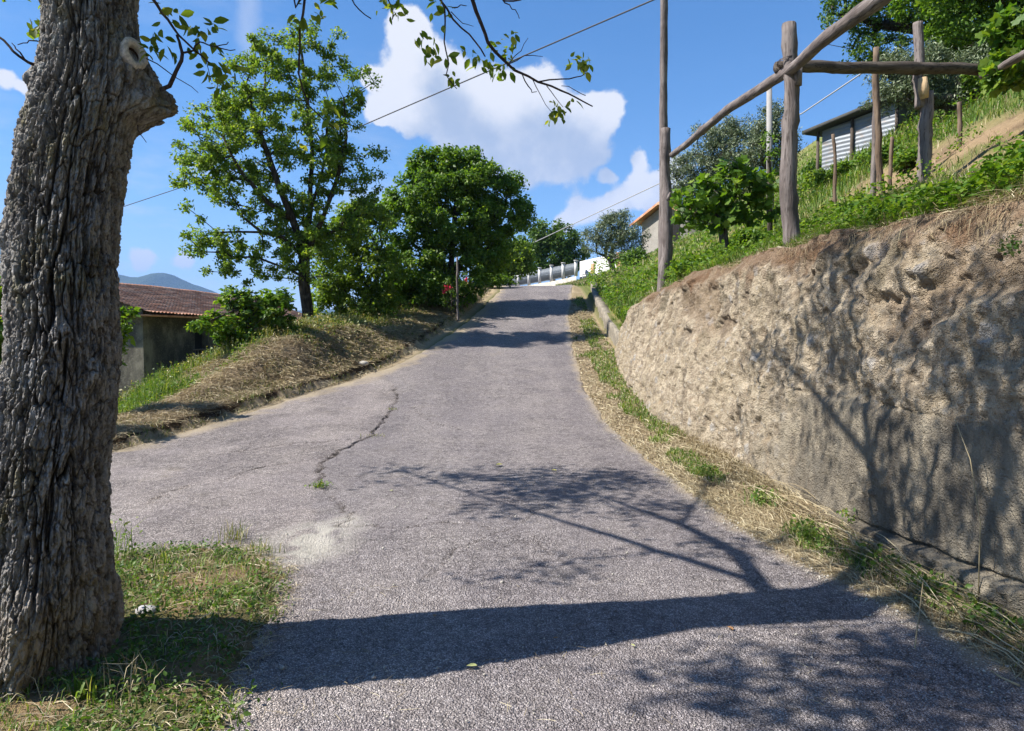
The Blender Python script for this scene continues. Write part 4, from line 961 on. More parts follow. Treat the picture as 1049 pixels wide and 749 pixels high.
s = NT('rusty_wire'); s.bsdf((.12, .10, .09), .5, None, .5, .8); M['wire'] = s.m
m = MB()
for k in range(4):
    an = np.linspace(0, 2*np.pi, 25); cc = P(806, 62+k*1.2, 7.85); m.tube(np.stack([cc[0]+np.cos(an)*.10, cc[1]+np.sin(an)*.10, cc[2]+.03*np.cos(an+k)], 1), .0035, 5, cap=False)
m.build('binding_wire', M['wire'], perg, smooth=True)

# utility pole behind the first post
u0 = P(679, 292, 15.2); u1 = P(682, -260, 15.2); u0[2] = Hs(u0[0], u0[1])-.4
up = empty('utility_pole', (u0[0], u0[1], u0[2]+.4), 'tall slim grey wooden cable pole rising out of the picture by the wall', 'pole')
m = MB(); pole(m, u0, u1, .095, .070, 11, wob=.006, n=40, seg=18, knots=0); m.build('shaft', M['post'], up, smooth=True)
m = MB(); top = P(682, -215, 15.2)
m.tube([top+np.array([-.12, 0, 0]), top+np.array([.12, 0, 0])], [.02, .02], 8); m.tube([top+np.array([-.1, -.02, 0]), top+np.array([-.1, -.02, .12])], [.03, .035], 10); m.build('insulator', M['wire'], up)
# thin concrete pole behind
c0 = P(789, 240, 16.5); c1 = P(788, 90, 16.5); c0[2] = Hs(c0[0], c0[1])-.2
s = NT('pale_pole'); s.bsdf(s.mix(s.noise(12, 4), (.22, .21, .20), (.33, .32, .305)), .8, s.bump(s.noise(60), .3, .005)); M['pale_pole'] = s.m
m = MB(); m.tube([c0, (c0+c1)/2, c1], [.085, .075, .062], 12); o = m.build('concrete_pole', M['pale_pole'], smooth=True); tag(o, 'slim pale concrete pole standing among the olive trees behind the pergola', 'pole')

def stake(px0, py0, px1, py1, d, r0, label, seed, mat='post_brown', name='stake'):
    p0, p1 = P(px0, py0, d), P(px1, py1, d); p0[2] = min(p0[2]-.15, Hs(p0[0], p0[1])-.12)
    m = MB(); pole(m, p0, p1, r0, r0*.82, seed, wob=.014, n=18, seg=9, knots=3); o = m.build(name, M[mat], smooth=True)
    tag(o, label, 'stake', 'wooden stakes on the vine terrace'); return o
stake(855, 222, 855, 138, 11.0, .030, 'thin dark stake just in front of the left end of the shed', 21)
stake(893, 206, 897, 60, 9.7, .042, 'crooked grey forked stake leaning on the taller stake', 22, 'post')
stake(905, 208, 898, 50, 9.3, .045, 'tall brown stake crossing the beam left of the third post', 23)
stake(912, 195, 914, 140, 10.4, .032, 'short dark stake just right of the tall brown stake', 24)
stake(983, 166, 982, 105, 10.2, .036, 'short brown stake alone on the bare earth slope', 25)

s = NT('cable_black'); s.bsdf((.05, .05, .055), .6); M['cable'] = s.m
s = NT('cable_pale'); s.bsdf((.34, .34, .35), .6); M['cable_pale'] = s.m
def cable(name, pts, r0, mat, label, sag=0.0):
    q = []
    for (p, n_) in zip(zip(pts[:-1], pts[1:]), range(len(pts)-1)):
        a, b = np.array(p[0]), np.array(p[1]); t = np.linspace(0, 1, 24)[:, None]; seg_ = a+(b-a)*t; seg_[:, 2] -= (sag*4*t*(1-t))[:, 0]; q.append(seg_ if n_ == 0 else seg_[1:])
    m = MB(); m.tube(np.vstack(q), r0, 6); o = m.build(name, M[mat], smooth=True); tag(o, label, 'cable'); return o
cable('cable', [P(20, 247, 60), P(352, 137, 34), P(690, -9, 21), P(1020, -160, 15)], .024, 'cable', 'black overhead cable crossing the sky above the lane')
cable('cable', [P(548, 248, 45), P(684, 184, 31), P(822, 116, 24), P(1010, -10, 17), P(1200, -110, 13)], .022, 'cable_pale', 'thinner pale cable running from the far trees past the shed to the upper right')

# ------------------------------------------------------------------ shed on the hillside
sA = P(846, 0, 20.0)[:2]; sB = P(925, 0, 18.2)[:2]; zb0 = Hs(*sA)-.6
shed = empty('shed', (sA[0], sA[1], Hs(*sA)), 'small grey corrugated metal shed with a flat dark roof on the hillside', 'shed')
ztl, ztr = P(846, 135, 20)[2], P(925, 104, 18.2)[2]
dirn = (sB-sA)/np.linalg.norm(sB-sA); nout = np.array([dirn[1], -dirn[0]])
L = np.linalg.norm(sB-sA)
s = NT('corrugated'); rustm = s.ramp(s.noise(3, 6, .65, stretch=(1, 1, 2)), .52, .68, 0, .7)
s.bsdf(s.mix(rustm, s.mix(s.noise(9, 4), (.15, .165, .185), (.24, .265, .29)), (.20, .16, .13)), .55, None, .4, .25); M['corrugated'] = s.m
s = NT('dark_roof'); s.bsdf(s.mix(s.noise(5, 5), (.03, .03, .028), (.08, .08, .07)), .9, s.bump(s.noise(30), .4, .02)); M['dark_roof'] = s.m
m = MB(); nz_, nl = 100, 26
tz = np.linspace(0, 1, nz_); tl_ = np.linspace(0, 1, nl)
G = np.zeros((nz_, nl, 3))
for j_, t in enumerate(tl_):
    zt_ = ztl*(1-t)+ztr*t; zz = zt_-2.4*(1-tz); lay = np.floor(zz/.62)*.004
    q = sA+dirn*L*t; o_ = .009*np.sin(zz*2*np.pi/.115)+lay+.02*math.sin(t*9)
    G[:, j_, 0] = q[0]+nout[0]*o_; G[:, j_, 1] = q[1]+nout[1]*o_; G[:, j_, 2] = zz
m.add(G.reshape(-1, 3), grid_faces(nz_, nl))
back = G[:, [-1, 0]].copy(); back[..., :2] -= nout*2.2
m.add(np.stack([G[:, 0], back[:, 1]], 1).reshape(-1, 3), grid_faces(nz_, 2)); m.add(np.stack([G[:, -1], back[:, 0]], 1).reshape(-1, 3), grid_faces(nz_, 2)); m.add(back.reshape(-1, 3), grid_faces(nz_, 2))
m.build('wall', M['corrugated'], shed)
m = MB()
r0a = np.array([*(sA-dirn*.45+nout*.35), ztl+.02-.05]); r0b = np.array([*(sB+dirn*.4+nout*.35), ztr+.10]); bk_ = np.array([*(-nout*2.9), .25])
v = np.array([r0a, r0b, r0b+bk_, r0a+bk_]); v2 = v+np.array([0, 0, .10]); m.add(np.vstack([v, v2]), [[0, 3, 2, 1], [4, 5, 6, 7], [0, 1, 5, 4], [1, 2, 6, 5], [2, 3, 7, 6], [3, 0, 4, 7]]); m.build('roof', M['dark_roof'], shed)
for t in (-.05, .42, .98):
    q = sA+dirn*L*t+nout*.08; zt_ = ztl*(1-t)+ztr*t; m = MB(); m.tube([[q[0], q[1], zt_-2.4], [q[0], q[1], zt_+.02]], [.05, .045], 8); m.build('post', M['post_dark'], shed)

# ------------------------------------------------------------------ farm building below the lane (left)
s = NT('roof_tiles')
sx = s.n('ShaderNodeSeparateXYZ'); s.l(s.n('ShaderNodeTexCoord').outputs['UV'], sx.inputs[0])
def tiles_mat(name, c1, c2, c3):
    s = NT(name); n1 = s.noise(3.5, 5, .6); n2 = s.voro(3.2, 'F1', out='Color'); sp = s.n('ShaderNodeSeparateColor'); s.l(n2, sp.inputs[0])
    c = palette(s, sp.outputs[0], [(0, c1), (.5, c2), (1, c3)]); c = s.mix(s.ramp(n1, .5, .75, 0, .6), c, (.16, .12, .09))
    s.bsdf(c, .9, s.bump(s.noise(40), .4, .01), .1); return s.m
M['tiles'] = tiles_mat('red_tiles', (.38, .18, .115), (.50, .26, .17), (.58, .35, .25))
s = NT('stained_render'); n1 = s.noise(.55, 6, .65); n2 = s.noise(2.5, 6, .65, stretch=(1, 1, .5)); n3 = s.noise(20, 4)
bk1 = s.n('ShaderNodeTexBrick'); s.l(s.co, bk1.inputs['Vector']); bk1.inputs['Scale'].default_value = 2.2; bk1.inputs['Mortar Size'].default_value = .03
c = s.mix(s.ramp(n2, .38, .62), (.10, .09, .072), (.21, .19, .145)); c = s.mix(s.ramp(n1, .40, .58, 0, .9), c, (.045, .042, .037)); c = s.mix(s.ramp(n3, .5, .7, 0, .3), c, (.28, .26, .21))
s.bsdf(c, .95, s.bump(n3, .5, .02), .1); M['stained'] = s.m
M['ochre'] = plain_mat('ochre_render', (.34, .26, .15), .3, .95, 2.0, .3); M['void'] = plain_mat('dark_opening', (.012, .011, .010), .3, .9, 4, .1)
M['old_door'] = plain_mat('old_door', (.20, .19, .18), .3, .9, 5, .3); M['lintel'] = plain_mat('lintel', (.30, .28, .24), .25, .9, 5, .3)
fb = empty('farm_building', (-12.5, 25, -3.4), 'old two-storey farm building with a red tiled roof below the lane on the left', 'building')
# long front faces the lane; front line from px 148 to beyond px 300
f0 = P(146, 319, 24.0); f1 = P(222, 325, 28.5); fd = (f1[:2]-f0[:2]); fd /= np.linalg.norm(fd); fn = np.array([fd[1], -fd[0]])  # outward
if fn[1] > 0: fn = -fn
LB = 14.0; DB = 7.0; eave = f0[2]; base_z = -4.2
def fp(u, v, z): q = f0[:2]+fd*u+fn*v; return np.array([q[0], q[1], z])
def slab(m, u0, u1, v0, v1, z0, z1, mi=0):
    v = [fp(u, w, z) for u in (u0, u1) for w in (v0, v1) for z in (z0, z1)]
    m.add(v, [[0,1,3,2],[4,6,7,5],[0,4,5,1],[2,3,7,6],[0,2,6,4],[1,5,7,3]], mi=mi)
m = MB()
wins = [(3.0, 3.9, eave-1.65, eave-.55), (5.3, 6.2, eave-1.65, eave-.55), (8.4, 9.3, eave-1.65, eave-.55), (4.2, 5.2, base_z, base_z+2.2), (8.0, 9.4, base_z, base_z+2.4), (11.0, 12.0, eave-1.65, eave-.55)]
us = sorted(set([0, LB]+[w[0] for w in wins]+[w[1] for w in wins])); zs = sorted(set([base_z-.5, eave+.05]+[w[2] for w in wins]+[w[3] for w in wins]))
for i in range(len(us)-1):
    for j_ in range(len(zs)-1):
        uc, zc = (us[i]+us[i+1])/2, (zs[j_]+zs[j_+1])/2
        if any(w[0] < uc < w[1] and w[2] < zc < w[3] for w in wins): continue
        v = [fp(us[i], 0, zs[j_]), fp(us[i+1], 0, zs[j_]), fp(us[i+1], 0, zs[j_+1]), fp(us[i], 0, zs[j_+1])]; m.add(v, [[0, 1, 2, 3]])
for w in wins:   # reveals
    a0, a1, z0, z1 = w
    for q in ([fp(a0, 0, z0), fp(a0, -.3, z0), fp(a0, -.3, z1), fp(a0, 0, z1)], [fp(a1, 0, z0), fp(a1, -.3, z0), fp(a1, -.3, z1), fp(a1, 0, z1)], [fp(a0, 0, z0), fp(a1, 0, z0), fp(a1, -.3, z0), fp(a0, -.3, z0)], [fp(a0, 0, z1), fp(a1, 0, z1), fp(a1, -.3, z1), fp(a0, -.3, z1)]): m.add(q, [[0, 1, 2, 3]])
slope_h = 1.25
for u in (0, LB):
    m.add([fp(u, 0, base_z-.5), fp(u, -DB, base_z-.5), fp(u, -DB, eave+.05), fp(u, -DB/2, eave+slope_h-.05), fp(u, 0, eave+.05)], [[0, 1, 2, 4]], [[4, 2, 3]])
m.add([fp(0, -DB, base_z-.5), fp(LB, -DB, base_z-.5), fp(LB, -DB, eave+.05), fp(0, -DB, eave+.05)], [[0, 1, 2, 3]])
m.build('wall', M['stained'], fb)
for (a0, a1, z0, z1) in wins:
    up_ = z1 > eave-1
    m = MB(); m.add([fp(a0, -.28, z0), fp(a1, -.28, z0), fp(a1, -.28, z1), fp(a0, -.28, z1)], [[0, 1, 2, 3]])
    wo_ = m.build('window' if up_ else 'door', M['void'], fb)
    m = MB(); slab(m, a0-.12, a1+.12, -.05, .04, z1+.003, z1+.16); m.build('lintel' if not up_ else 'lintel', M['lintel'], wo_)
m = MB()
# tiled roof: front and back slopes as rows of round tiles
def roof_slope(m, u0, u1, vA, zA, vB, zB, pitch_u=.20, rows=16, th=.04):
    nu = int((u1-u0)/pitch_u*6); uu = np.linspace(u0, u1, nu); rows_ = []
    for k in range(rows):
        for t in (k/rows, (k+1)/rows-.002):
            up = .045 if t == k/rows else .012
            h_ = np.abs(np.sin(uu*np.pi/pitch_u))*.055+up+.012*fnoise(uu*1.1, uu*0+k, octaves=2, seed=k)
            v_ = vA+(vB-vA)*t; z_ = zA+(zB-zA)*t-.10*np.sin(np.pi*t)*.4
            q = f0[:2][None]+fd[None]*uu[:, None]+fn[None]*v_; rows_.append(np.stack([q[:, 0], q[:, 1], z_+h_+.05*fnoise(uu*.35, uu*0, octaves=2, seed=99)], 1))
    G = np.stack(rows_, 0); m.add(G.reshape(-1, 3), grid_faces(len(rows_), nu))
roof_slope(m, -.35, LB+.35, .55, eave-.12, -DB/2, eave+slope_h); roof_slope(m, -.35, LB+.35, -DB-.4, eave-.1, -DB/2, eave+slope_h)
slab(m, -.3, LB+.3, .45, -DB-.3, eave-.17, eave-.12)
ro = m.build('roof', M['tiles'], fb)
# lean-to wing with ochre wall
m = MB(); slab(m, 6.3, 12.5, .02, 2.2, base_z-.5, eave-1.9); m.build('wing', M['ochre'], fb)
m = MB(); slab(m, 6.0, 13, .03, 2.7, eave-1.9+.003, eave-1.78); m.build('wing_roof', M['dark_roof'], fb)
for (a0, a1, z0, z1, nm, mt) in [(7.1, 7.6, base_z+1.0, base_z+2.1, 'window', 'void'), (8.6, 9.8, base_z, base_z+2.1, 'door', 'void'), (10.0, 11.2, base_z, base_z+2.1, 'door', 'old_door')]:
    m = MB(); slab(m, a0, a1, 2.19, 2.23, z0, z1); m.build(nm, M[mt], fb)
m = MB(); slab(m, 1.2, 6.2, .03, 1.2, eave-2.35, eave-2.22); 
m.build('balcony', M['stained'], fb)
m = MB()
for k in range(26): slab(m, 1.25+k*.19, 1.28+k*.19, 1.12, 1.16, eave-2.217, eave-1.4)
slab(m, 1.2, 6.15, 1.10, 1.18, eave-1.397, eave-1.34); m.build('railing', M['wire'], fb)

# ------------------------------------------------------------------ fence, gate wall and house up the lane
s = NT('white_render'); s.bsdf(s.mix(s.noise(2, 5), (.45, .44, .42), (.62, .61, .585)), .85, s.bump(s.noise(30), .2, .01), .2); M['white'] = s.m
M['kerb_wall'] = plain_mat('kerb_wall', (.40, .37, .31), .3, .9, 2.5, .4)
s = NT('fence_panel'); s.bsdf((.16, .18, .20), .5, None, .4, .4); M['panel'] = s.m
FP = [(512, 296, 281, 53), (522, 295.2, 280, 52), (531, 294, 279, 51), (542, 292.5, 276.5, 50), (553, 290.5, 275, 49.2), (565, 288.5, 272.5, 48.4), (577, 286, 270, 47.6), (590, 283, 267.5, 47)]
fe = empty('garden_fence', P(550, 292, 49.5), 'far garden fence of white pillars and grey rail panels on a low wall', 'fence')
bs = [P(px, b, d) for px, b, t, d in FP]; ts = [P(px, t, d) for px, b, t, d in FP]
for b, t in zip(bs, ts):
    m = MB(); h_ = t[2]-b[2]; m.box((b[0], b[1], b[2]+h_/2), (.22, .22, h_)); m.box((b[0], b[1], b[2]+h_+.03), (.30, .30, .055)); m.build('pillar', M['white'], fe)
for k in range(len(bs)-1):
    a, b, ta, tb = bs[k], bs[k+1], ts[k], ts[k+1]; m = MB(); n_ = 26
    for i in range(n_):
        t = (i+.5)/n_; p = a+(b-a)*t; q = ta+(tb-ta)*t; m.tube([p+np.array([0, 0, .1]), q-np.array([0, 0, .12])], .018, 5)
    for z_ in (.12, .5, .86): m.tube([a+(ta-a)*z_, b+(tb-b)*z_], .022, 5)
    m.build('rail_panel', M['panel'], fe)
m = MB()
bz = [np.array([p[0], p[1]-.16, 0]) for p in bs]; rowsb = []
for p in bs: rowsb.append([[p[0]-.0, p[1]-.18, p[2]-2.2], [p[0], p[1]-.18, p[2]-.003], [p[0], p[1]+.18, p[2]-.003], [p[0], p[1]+.18, p[2]-2.2]])
m.add(np.array(rowsb).reshape(-1, 3), grid_faces(len(bs), 4)); e1 = rowsb[-1]; m.add(e1, [[0, 1, 2, 3]]); m.add(rowsb[0], [[0, 1, 2, 3]]); m.build('plinth', M['kerb_wall'], fe)
M['brown_door'] = plain_mat('brown_door', (.40, .24, .13), .2, .7, 8, .2)
gw = empty('courtyard_wall', P(620, 285, 46.5), 'white courtyard wall with brown doors behind the small olive tree', 'wall')
w0, w1 = P(594, 268, 47.5), P(664, 252, 44.5); wd = (w1-w0)[:2]; WL = np.linalg.norm(wd); wd /= WL; wn_ = np.array([wd[1], -wd[0]])
def wp(u, v, z): q = w0[:2]+wd*u+wn_*v; return [q[0], q[1], z]
m = MB(); v = [wp(0, 0, 3.5), wp(WL, 0, 3.5), wp(WL, 0, w1[2]), wp(0, 0, w0[2]), wp(0, -.3, 3.5), wp(WL, -.3, 3.5), wp(WL, -.3, w1[2]), wp(0, -.3, w0[2])]
m.add(v, [[0, 1, 2, 3], [4, 7, 6, 5], [3, 2, 6, 7], [0, 3, 7, 4], [1, 5, 6, 2]]); m.build('wall', M['white'], gw)
for pxa, pxb, yt, yb in [(607, 612, 269, 281), (631, 641, 259.5, 274)]:
    ua = (P(pxa, 0, 46.8)[0]-w0[0])/wd[0]; ub = (P(pxb, 0, 46)[0]-w0[0])/wd[0]; m = MB(); z1_, z0_ = P(620, yt, 46.3)[2], P(620, yb, 46.3)[2]
    v = [wp(ua, .03, z0_), wp(ub, .03, z0_), wp(ub, .03, z1_), wp(ua, .03, z1_), wp(ua, -.02, z0_), wp(ub, -.02, z0_), wp(ub, -.02, z1_), wp(ua, -.02, z1_)]
    m.add(v, [[0, 1, 2, 3], [3, 2, 6, 7], [0, 3, 7, 4], [1, 5, 6, 2]]); m.build('door', M['brown_door'], gw)
hr = empty('handrail', P(604, 292, 44), 'thin metal handrail at the top of the lane beside the olive tree', 'railing')
a = P(597, 281, 44); b = P(616, 281.5, 40)
for q, zz in ((a, 292), (P(606, 281, 42), 292), (b, 293)):
    m = MB(); m.tube([[q[0], q[1], q[2]-.85], q], .03, 7); m.build('post', M['panel'], hr)
m = MB(); m.tube([a, P(606, 281, 42), b], .03, 7); m.build('rail', M['panel'], hr)

M['house'] = plain_mat('house_render', (.26, .24, .21), .15, .9, 1.5, .2); M['house_tiles'] = tiles_mat('orange_tiles', (.45, .20, .11), (.55, .27, .16), (.60, .34, .22))
hs_ = empty('house', P(690, 270, 42), 'beige house with an orange tiled gable roof behind the olive trees', 'house')
h0, h1 = P(655, 0, 44), P(712, 0, 40); hz0 = 4.5; ez = P(655, 229, 44)[2]; rz2 = P(683, 215, 42)[2]
hd = (h1-h0)[:2]; HL = np.linalg.norm(hd); hd /= HL; hn = np.array([hd[1], -hd[0]])
def hp(u, v, z): q = h0[:2]+hd*u+hn*v; return [q[0], q[1], z]
ap = rz2+.3
m = MB(); v = [hp(.4, 0, hz0), hp(HL-.4, 0, hz0), hp(HL-.4, 0, ez), hp(HL/2, 0, ap), hp(.4, 0, ez)]; vb = [hp(.4, -7, hz0), hp(HL-.4, -7, hz0), hp(HL-.4, -7, ez), hp(HL/2, -7, ap), hp(.4, -7, ez)]
m.add(v+vb, [[0, 1, 2, 4], [5, 9, 7, 6], [0, 4, 9, 5], [1, 6, 7, 2]], [[4, 2, 3], [9, 8, 7]]); m.build('wall', M['house'], hs_)
m = MB()
for sgn in (0, 1):
    u_out = -.25 if sgn == 0 else HL+.25; n_ = 40; R_ = []
    for i in range(n_*4+1):
        v_ = .5-8.0*i/(n_*4); hh = abs(math.sin(i*math.pi/4))*.06; R_.append([hp(u_out, v_, ez-.12+hh), hp(HL/2, v_, ap+.10+hh)])
    m.add(np.array(R_).reshape(-1, 3), grid_faces(len(R_), 2))
    z_ = .02; m.add([hp(u_out, .5, ez-.24), hp(HL/2, .5, ap-.02), hp(HL/2, .5, ap+.12), hp(u_out, .5, ez-.10)], [[0, 1, 2, 3]])
m.build('roof', M['house_tiles'], hs_)
m = MB(); v = [hp(HL*.60, .03, ez-1.5), hp(HL*.60+.9, .03, ez-1.5), hp(HL*.60+.9, .03, ez-.2), hp(HL*.60, .03, ez-.2)]; m.add(v, [[0, 1, 2, 3]]); m.build('window', M['void'], hs_)

# ------------------------------------------------------------------ far mountains
def mountain(name, prof, d, depth, seed, label=None):
    pxs = np.array([p[0] for p in prof]); pys = np.array([p[1] for p in prof]); gx = np.linspace(pxs[0], pxs[-1], 220); gy = np.interp(gx, pxs, pys)
    nd = 40; G = np.zeros((nd, 220, 3))
    for i in range(nd):
        t = i/(nd-1); dd = d+depth*(t-.5)*2; f_ = 1-abs(t-.5)*2; f_ = f_**.9
        for_ = np.array([P(a, b, d) for a, b in zip(gx, gy)]); X = for_[:, 0]; zz = for_[:, 2]*f_-20*(1-f_)
        G[i, :, 0] = X; G[i, :, 1] = dd; G[i, :, 2] = zz+fnoise(X/160, np.full(220, dd)/160, octaves=5, seed=seed)*55*f_*(1-f_)*2.5+fnoise(X/30, X*0, octaves=3, seed=seed)*3*f_
    m = MB(); m.add(G.reshape(-1, 3), grid_faces(nd, 220)); o = m.build(name, M['forest_hill'], smooth=True); tag(o, kind='structure'); return o
s = NT('forest_hill'); s.bsdf(s.mix(s.noise(.02, 8, .65), (.035, .06, .028), (.08, .10, .05)), 1.0, s.bump(s.noise(.05, 6, .7), 1, 12), .0); M['forest_hill'] = s.m
mountain('mountain', [(-900, 300), (-500, 262), (-200, 235), (-60, 212), (-10, 222), (20, 240), (80, 272), (118, 279), (135, 283), (145, 283), (152, 280), (158, 279), (172, 278), (180, 282), (195, 289), (210, 294), (222, 299), (236, 308), (260, 322), (330, 335), (520, 338)], 3200, 900, 5)
mountain('mountain', [(180, 340), (300, 318), (420, 312), (560, 318), (700, 316), (820, 322), (1000, 318), (1500, 290), (2300, 300)], 4200, 800, 9)
# ------------------------------------------------------------------ trees and shrubs
def gnd(px, d, dz=0.0):
    x = (px-524.5)/F*d; return np.array([x, d, Hs(x, d)+dz])
def stem(p, top, n=4, wob=.1, seed=0):
    r_ = rng(seed); t = np.linspace(0, 1, n)[:, None]; q = np.array(p)+(np.array(top)-np.array(p))*t; q[1:-1] += r_.normal(0, wob, (n-2, 3)); q[0][2] -= .15; return q
# tall airy tree on the left
d = 19.0; b0 = gnd(316, d)
tr = [stem(b0, P(312, 265, d), 4, .04, 1), {'pts': [P(312, 265, d), P(300, 225, d-.2), P(282, 180, d-.4), P(262, 120, d-.4), P(248, 80, d-.3)], 'from': 1},
      {'pts': [P(312, 265, d), P(318, 215, d+.3), P(320, 150, d+.3), P(312, 80, d+.2), P(308, 45, d)], 'from': 1}, {'pts': [P(312, 265, d), P(330, 225, d-.2), P(345, 185, d), P(355, 140, d+.2), P(352, 100, d)], 'from': 1},
      {'pts': [P(300, 228, d-.2), P(275, 208, d-.6), P(250, 180, d-1), P(228, 140, d-1)], 'from': 1}, {'pts': [P(312, 262, d), P(290, 243, d-.6), P(268, 238, d-.8), P(248, 222, d-1)], 'from': 1}, {'pts': [P(318, 215, d+.3), P(334, 160, d+.4), P(336, 100, d+.3)], 'from': 1}]
make_tree('ash_tree', 'tall airy light green tree with a forked dark trunk, left of the lane', 'tree', b0, tr,
          img_blobs([(310, 62, 40), (262, 95, 42, -.5), (225, 140, 46, -.6), (350, 95, 38, .3), (300, 130, 60), (350, 165, 45), (375, 205, 26, .2), (228, 195, 46, -.7), (205, 170, 30, -.5), (290, 200, 55), (218, 250, 32, -.9), (245, 262, 34, -.6), (330, 240, 50, .4), (366, 225, 30), (270, 45, 16), (350, 42, 12), (240, 110, 32, .6), (300, 255, 50, -.3)], d),
          520, 105, .24, .092, M['leaf_ash'], M['bark_dark'], .16, seed=11, up=.3, outer=.75, penalty=.22, tpl=LEAF4, r_tip=.010)
# dense round tree by the road
d = 24.0; b0 = gnd(452, d)
tr = [stem(b0, P(462, 285, d), 3, .05, 2), {'pts': [P(462, 285, d), P(465, 240, d), P(468, 190, d)], 'from': 1}, {'pts': [P(462, 285, d), P(440, 245, d-.5), P(425, 205, d-.4)], 'from': 1}, {'pts': [P(462, 285, d), P(490, 245, d+.3), P(512, 215, d+.4)], 'from': 1}, {'pts': [P(460, 290, d), P(430, 290, d-.6), P(412, 280, d-.8)], 'from': 1}]
make_tree('elm_tree', 'dense dark green round-topped tree leaning over the left edge of the lane', 'tree', b0, tr,
          img_blobs([(445, 178, 26), (432, 205, 34, -.3), (480, 185, 30), (495, 195, 30, .2), (522, 188, 12, .2), (478, 160, 12), (536, 232, 9, .3), (398, 215, 14, -.4), (455, 160, 10), (415, 240, 28, -.5), (465, 225, 42), (508, 225, 30, .4), (528, 215, 16, .3), (500, 250, 28, .4), (425, 270, 34, -.5), (470, 270, 42), (412, 295, 22, -.6), (435, 300, 30, -.4), (450, 165, 16)], d, 1.0),
          620, 120, .31, .125, M['leaf_deep'], M['bark_dark'], .19, seed=12, up=.4, outer=1.3)
# shrubs between the two
d = 21.5
make_tree('hazel_bush', 'loose light green hazel thicket between the airy tree and the dense tree', 'shrub', gnd(375, d), [stem(gnd(380, d), P(375, 290, d), 3, .05, 3), {'pts': [P(375, 290, d), P(360, 250, d), P(352, 220, d)], 'from': 1}, {'pts': [P(375, 290, d), P(392, 260, d), P(388, 230, d)], 'from': 1}],
          img_blobs([(345, 250, 30), (372, 235, 30), (352, 290, 34), (385, 275, 30), (335, 310, 24), (372, 315, 26), (395, 312, 22), (365, 220, 20)], d), 330, 52, .26, .12, M['leaf_ash'], M['bark_dark'], .07, seed=13, outer=1.0)
# round trees behind the fence
d = 58.0
make_tree('lime_tree', 'round green tree behind the white pillared fence at the top of the lane', 'tree', gnd(566, d), [stem(gnd(566, d), P(566, 265, d), 3, .05, 4)],
          img_blobs([(560, 240, 16), (548, 250, 16), (575, 245, 17), (590, 257, 12), (566, 262, 20), (582, 268, 14), (540, 268, 14)], d), 240, 60, .55, .24, M['leaf_far'], M['bark_dark'], .25, seed=14, up=.4)
d = 40.0
make_tree('acacia_tree', 'yellowish green small tree left of the fence at the top of the lane', 'tree', gnd(522, d), [stem(gnd(522, d), P(525, 275, d), 3, .05, 5)],
          img_blobs([(522, 250, 14), (530, 262, 15), (515, 270, 14), (536, 272, 12), (508, 284, 13), (500, 270, 15)], d), 170, 55, .40, .18, M['leaf_ash'], M['bark_dark'], .12, seed=15)
# olives
def olive(name_label, bpx, d, blobs, n, seed, size=.085, r_base=.13, rc=.26, per=95, top=None):
    b = gnd(bpx, d); tp = top if top is not None else P(blobs[0][0], blobs[0][1]+blobs[0][2], d)
    make_tree('olive_tree', name_label, 'tree', b, [stem(b, tp, 4, .06, seed)], img_blobs(blobs, d), n, per, rc, size, M['leaf_olive'], M['bark_grey'], r_base, seed=seed, group='olive trees on the slope', tpl=SLIM4, up=.2, outer=1.1)
olive('small round silvery olive tree beside the white courtyard wall', 628, 36, [(626, 240, 20), (612, 248, 15), (640, 236, 17), (650, 246, 14), (606, 240, 11), (634, 226, 12), (618, 228, 12), (628, 255, 20), (648, 258, 12)], 170, 31, .14, .16, .36, 80)
olive('broad silvery olive tree left of the concrete pole', 742, 21, [(730, 160, 34), (708, 178, 24), (755, 158, 32), (770, 140, 22), (720, 200, 32), (705, 205, 20), (745, 185, 36), (752, 128, 12), (730, 140, 22)], 330, 32, .10, .14, .26)
olive('small dark olive tree crown right behind the grey pergola post', 788, 18, [(785, 140, 20), (800, 145, 18), (775, 155, 18), (800, 165, 16), (790, 118, 14), (780, 170, 16)], 130, 33, .085, .07, .22)
olive('leaning olive tree with a thick dark trunk behind the third post', 975, 13.5, [(930, 95, 34), (905, 115, 22), (950, 75, 30), (985, 90, 32), (915, 70, 22), (940, 130, 26), (900, 140, 16), (1000, 70, 22), (965, 110, 26), (925, 155, 14)], 330, 34, .075, .15, .20, 85, top=P(952, 120, 13.4))
# fig sapling
d = 11.5
make_tree('fig_tree', 'young fig tree with large leaves on the grass behind the first post', 'tree', gnd(745, d), [stem(gnd(745, d), P(742, 228, d), 3, .02, 6), {'pts': [P(742, 228, d), P(725, 212, d), P(712, 200, d)], 'from': 1}, {'pts': [P(742, 228, d), P(760, 215, d), P(775, 200, d)], 'from': 1}],
          img_blobs([(725, 200, 22), (745, 190, 24), (768, 185, 20), (705, 212, 14), (750, 212, 20), (778, 205, 12), (735, 222, 14), (700, 200, 14), (785, 192, 14), (765, 215, 16), (712, 225, 12), (790, 215, 10), (750, 172, 10)], d), 170, 6, .14, .13, M['leaf_deep'], M['bark_grey'], .035, seed=16, tpl=LOBED, up=.45, r_tip=.004, outer=1.2)
# sapling with a thin trunk behind B
d = 12.0; b = gnd(787, d); make_tree('plum_sapling', 'thin bare-stemmed sapling just left of the grey pergola post', 'tree', b, [stem(b, P(789, 140, d), 6, .03, 7)], img_blobs([(786, 150, 16), (795, 165, 14), (790, 190, 14), (798, 205, 12)], d), 22, 14, .13, .07, M['leaf_deep'], M['bark_grey'], .045, seed=17, r_tip=.004)
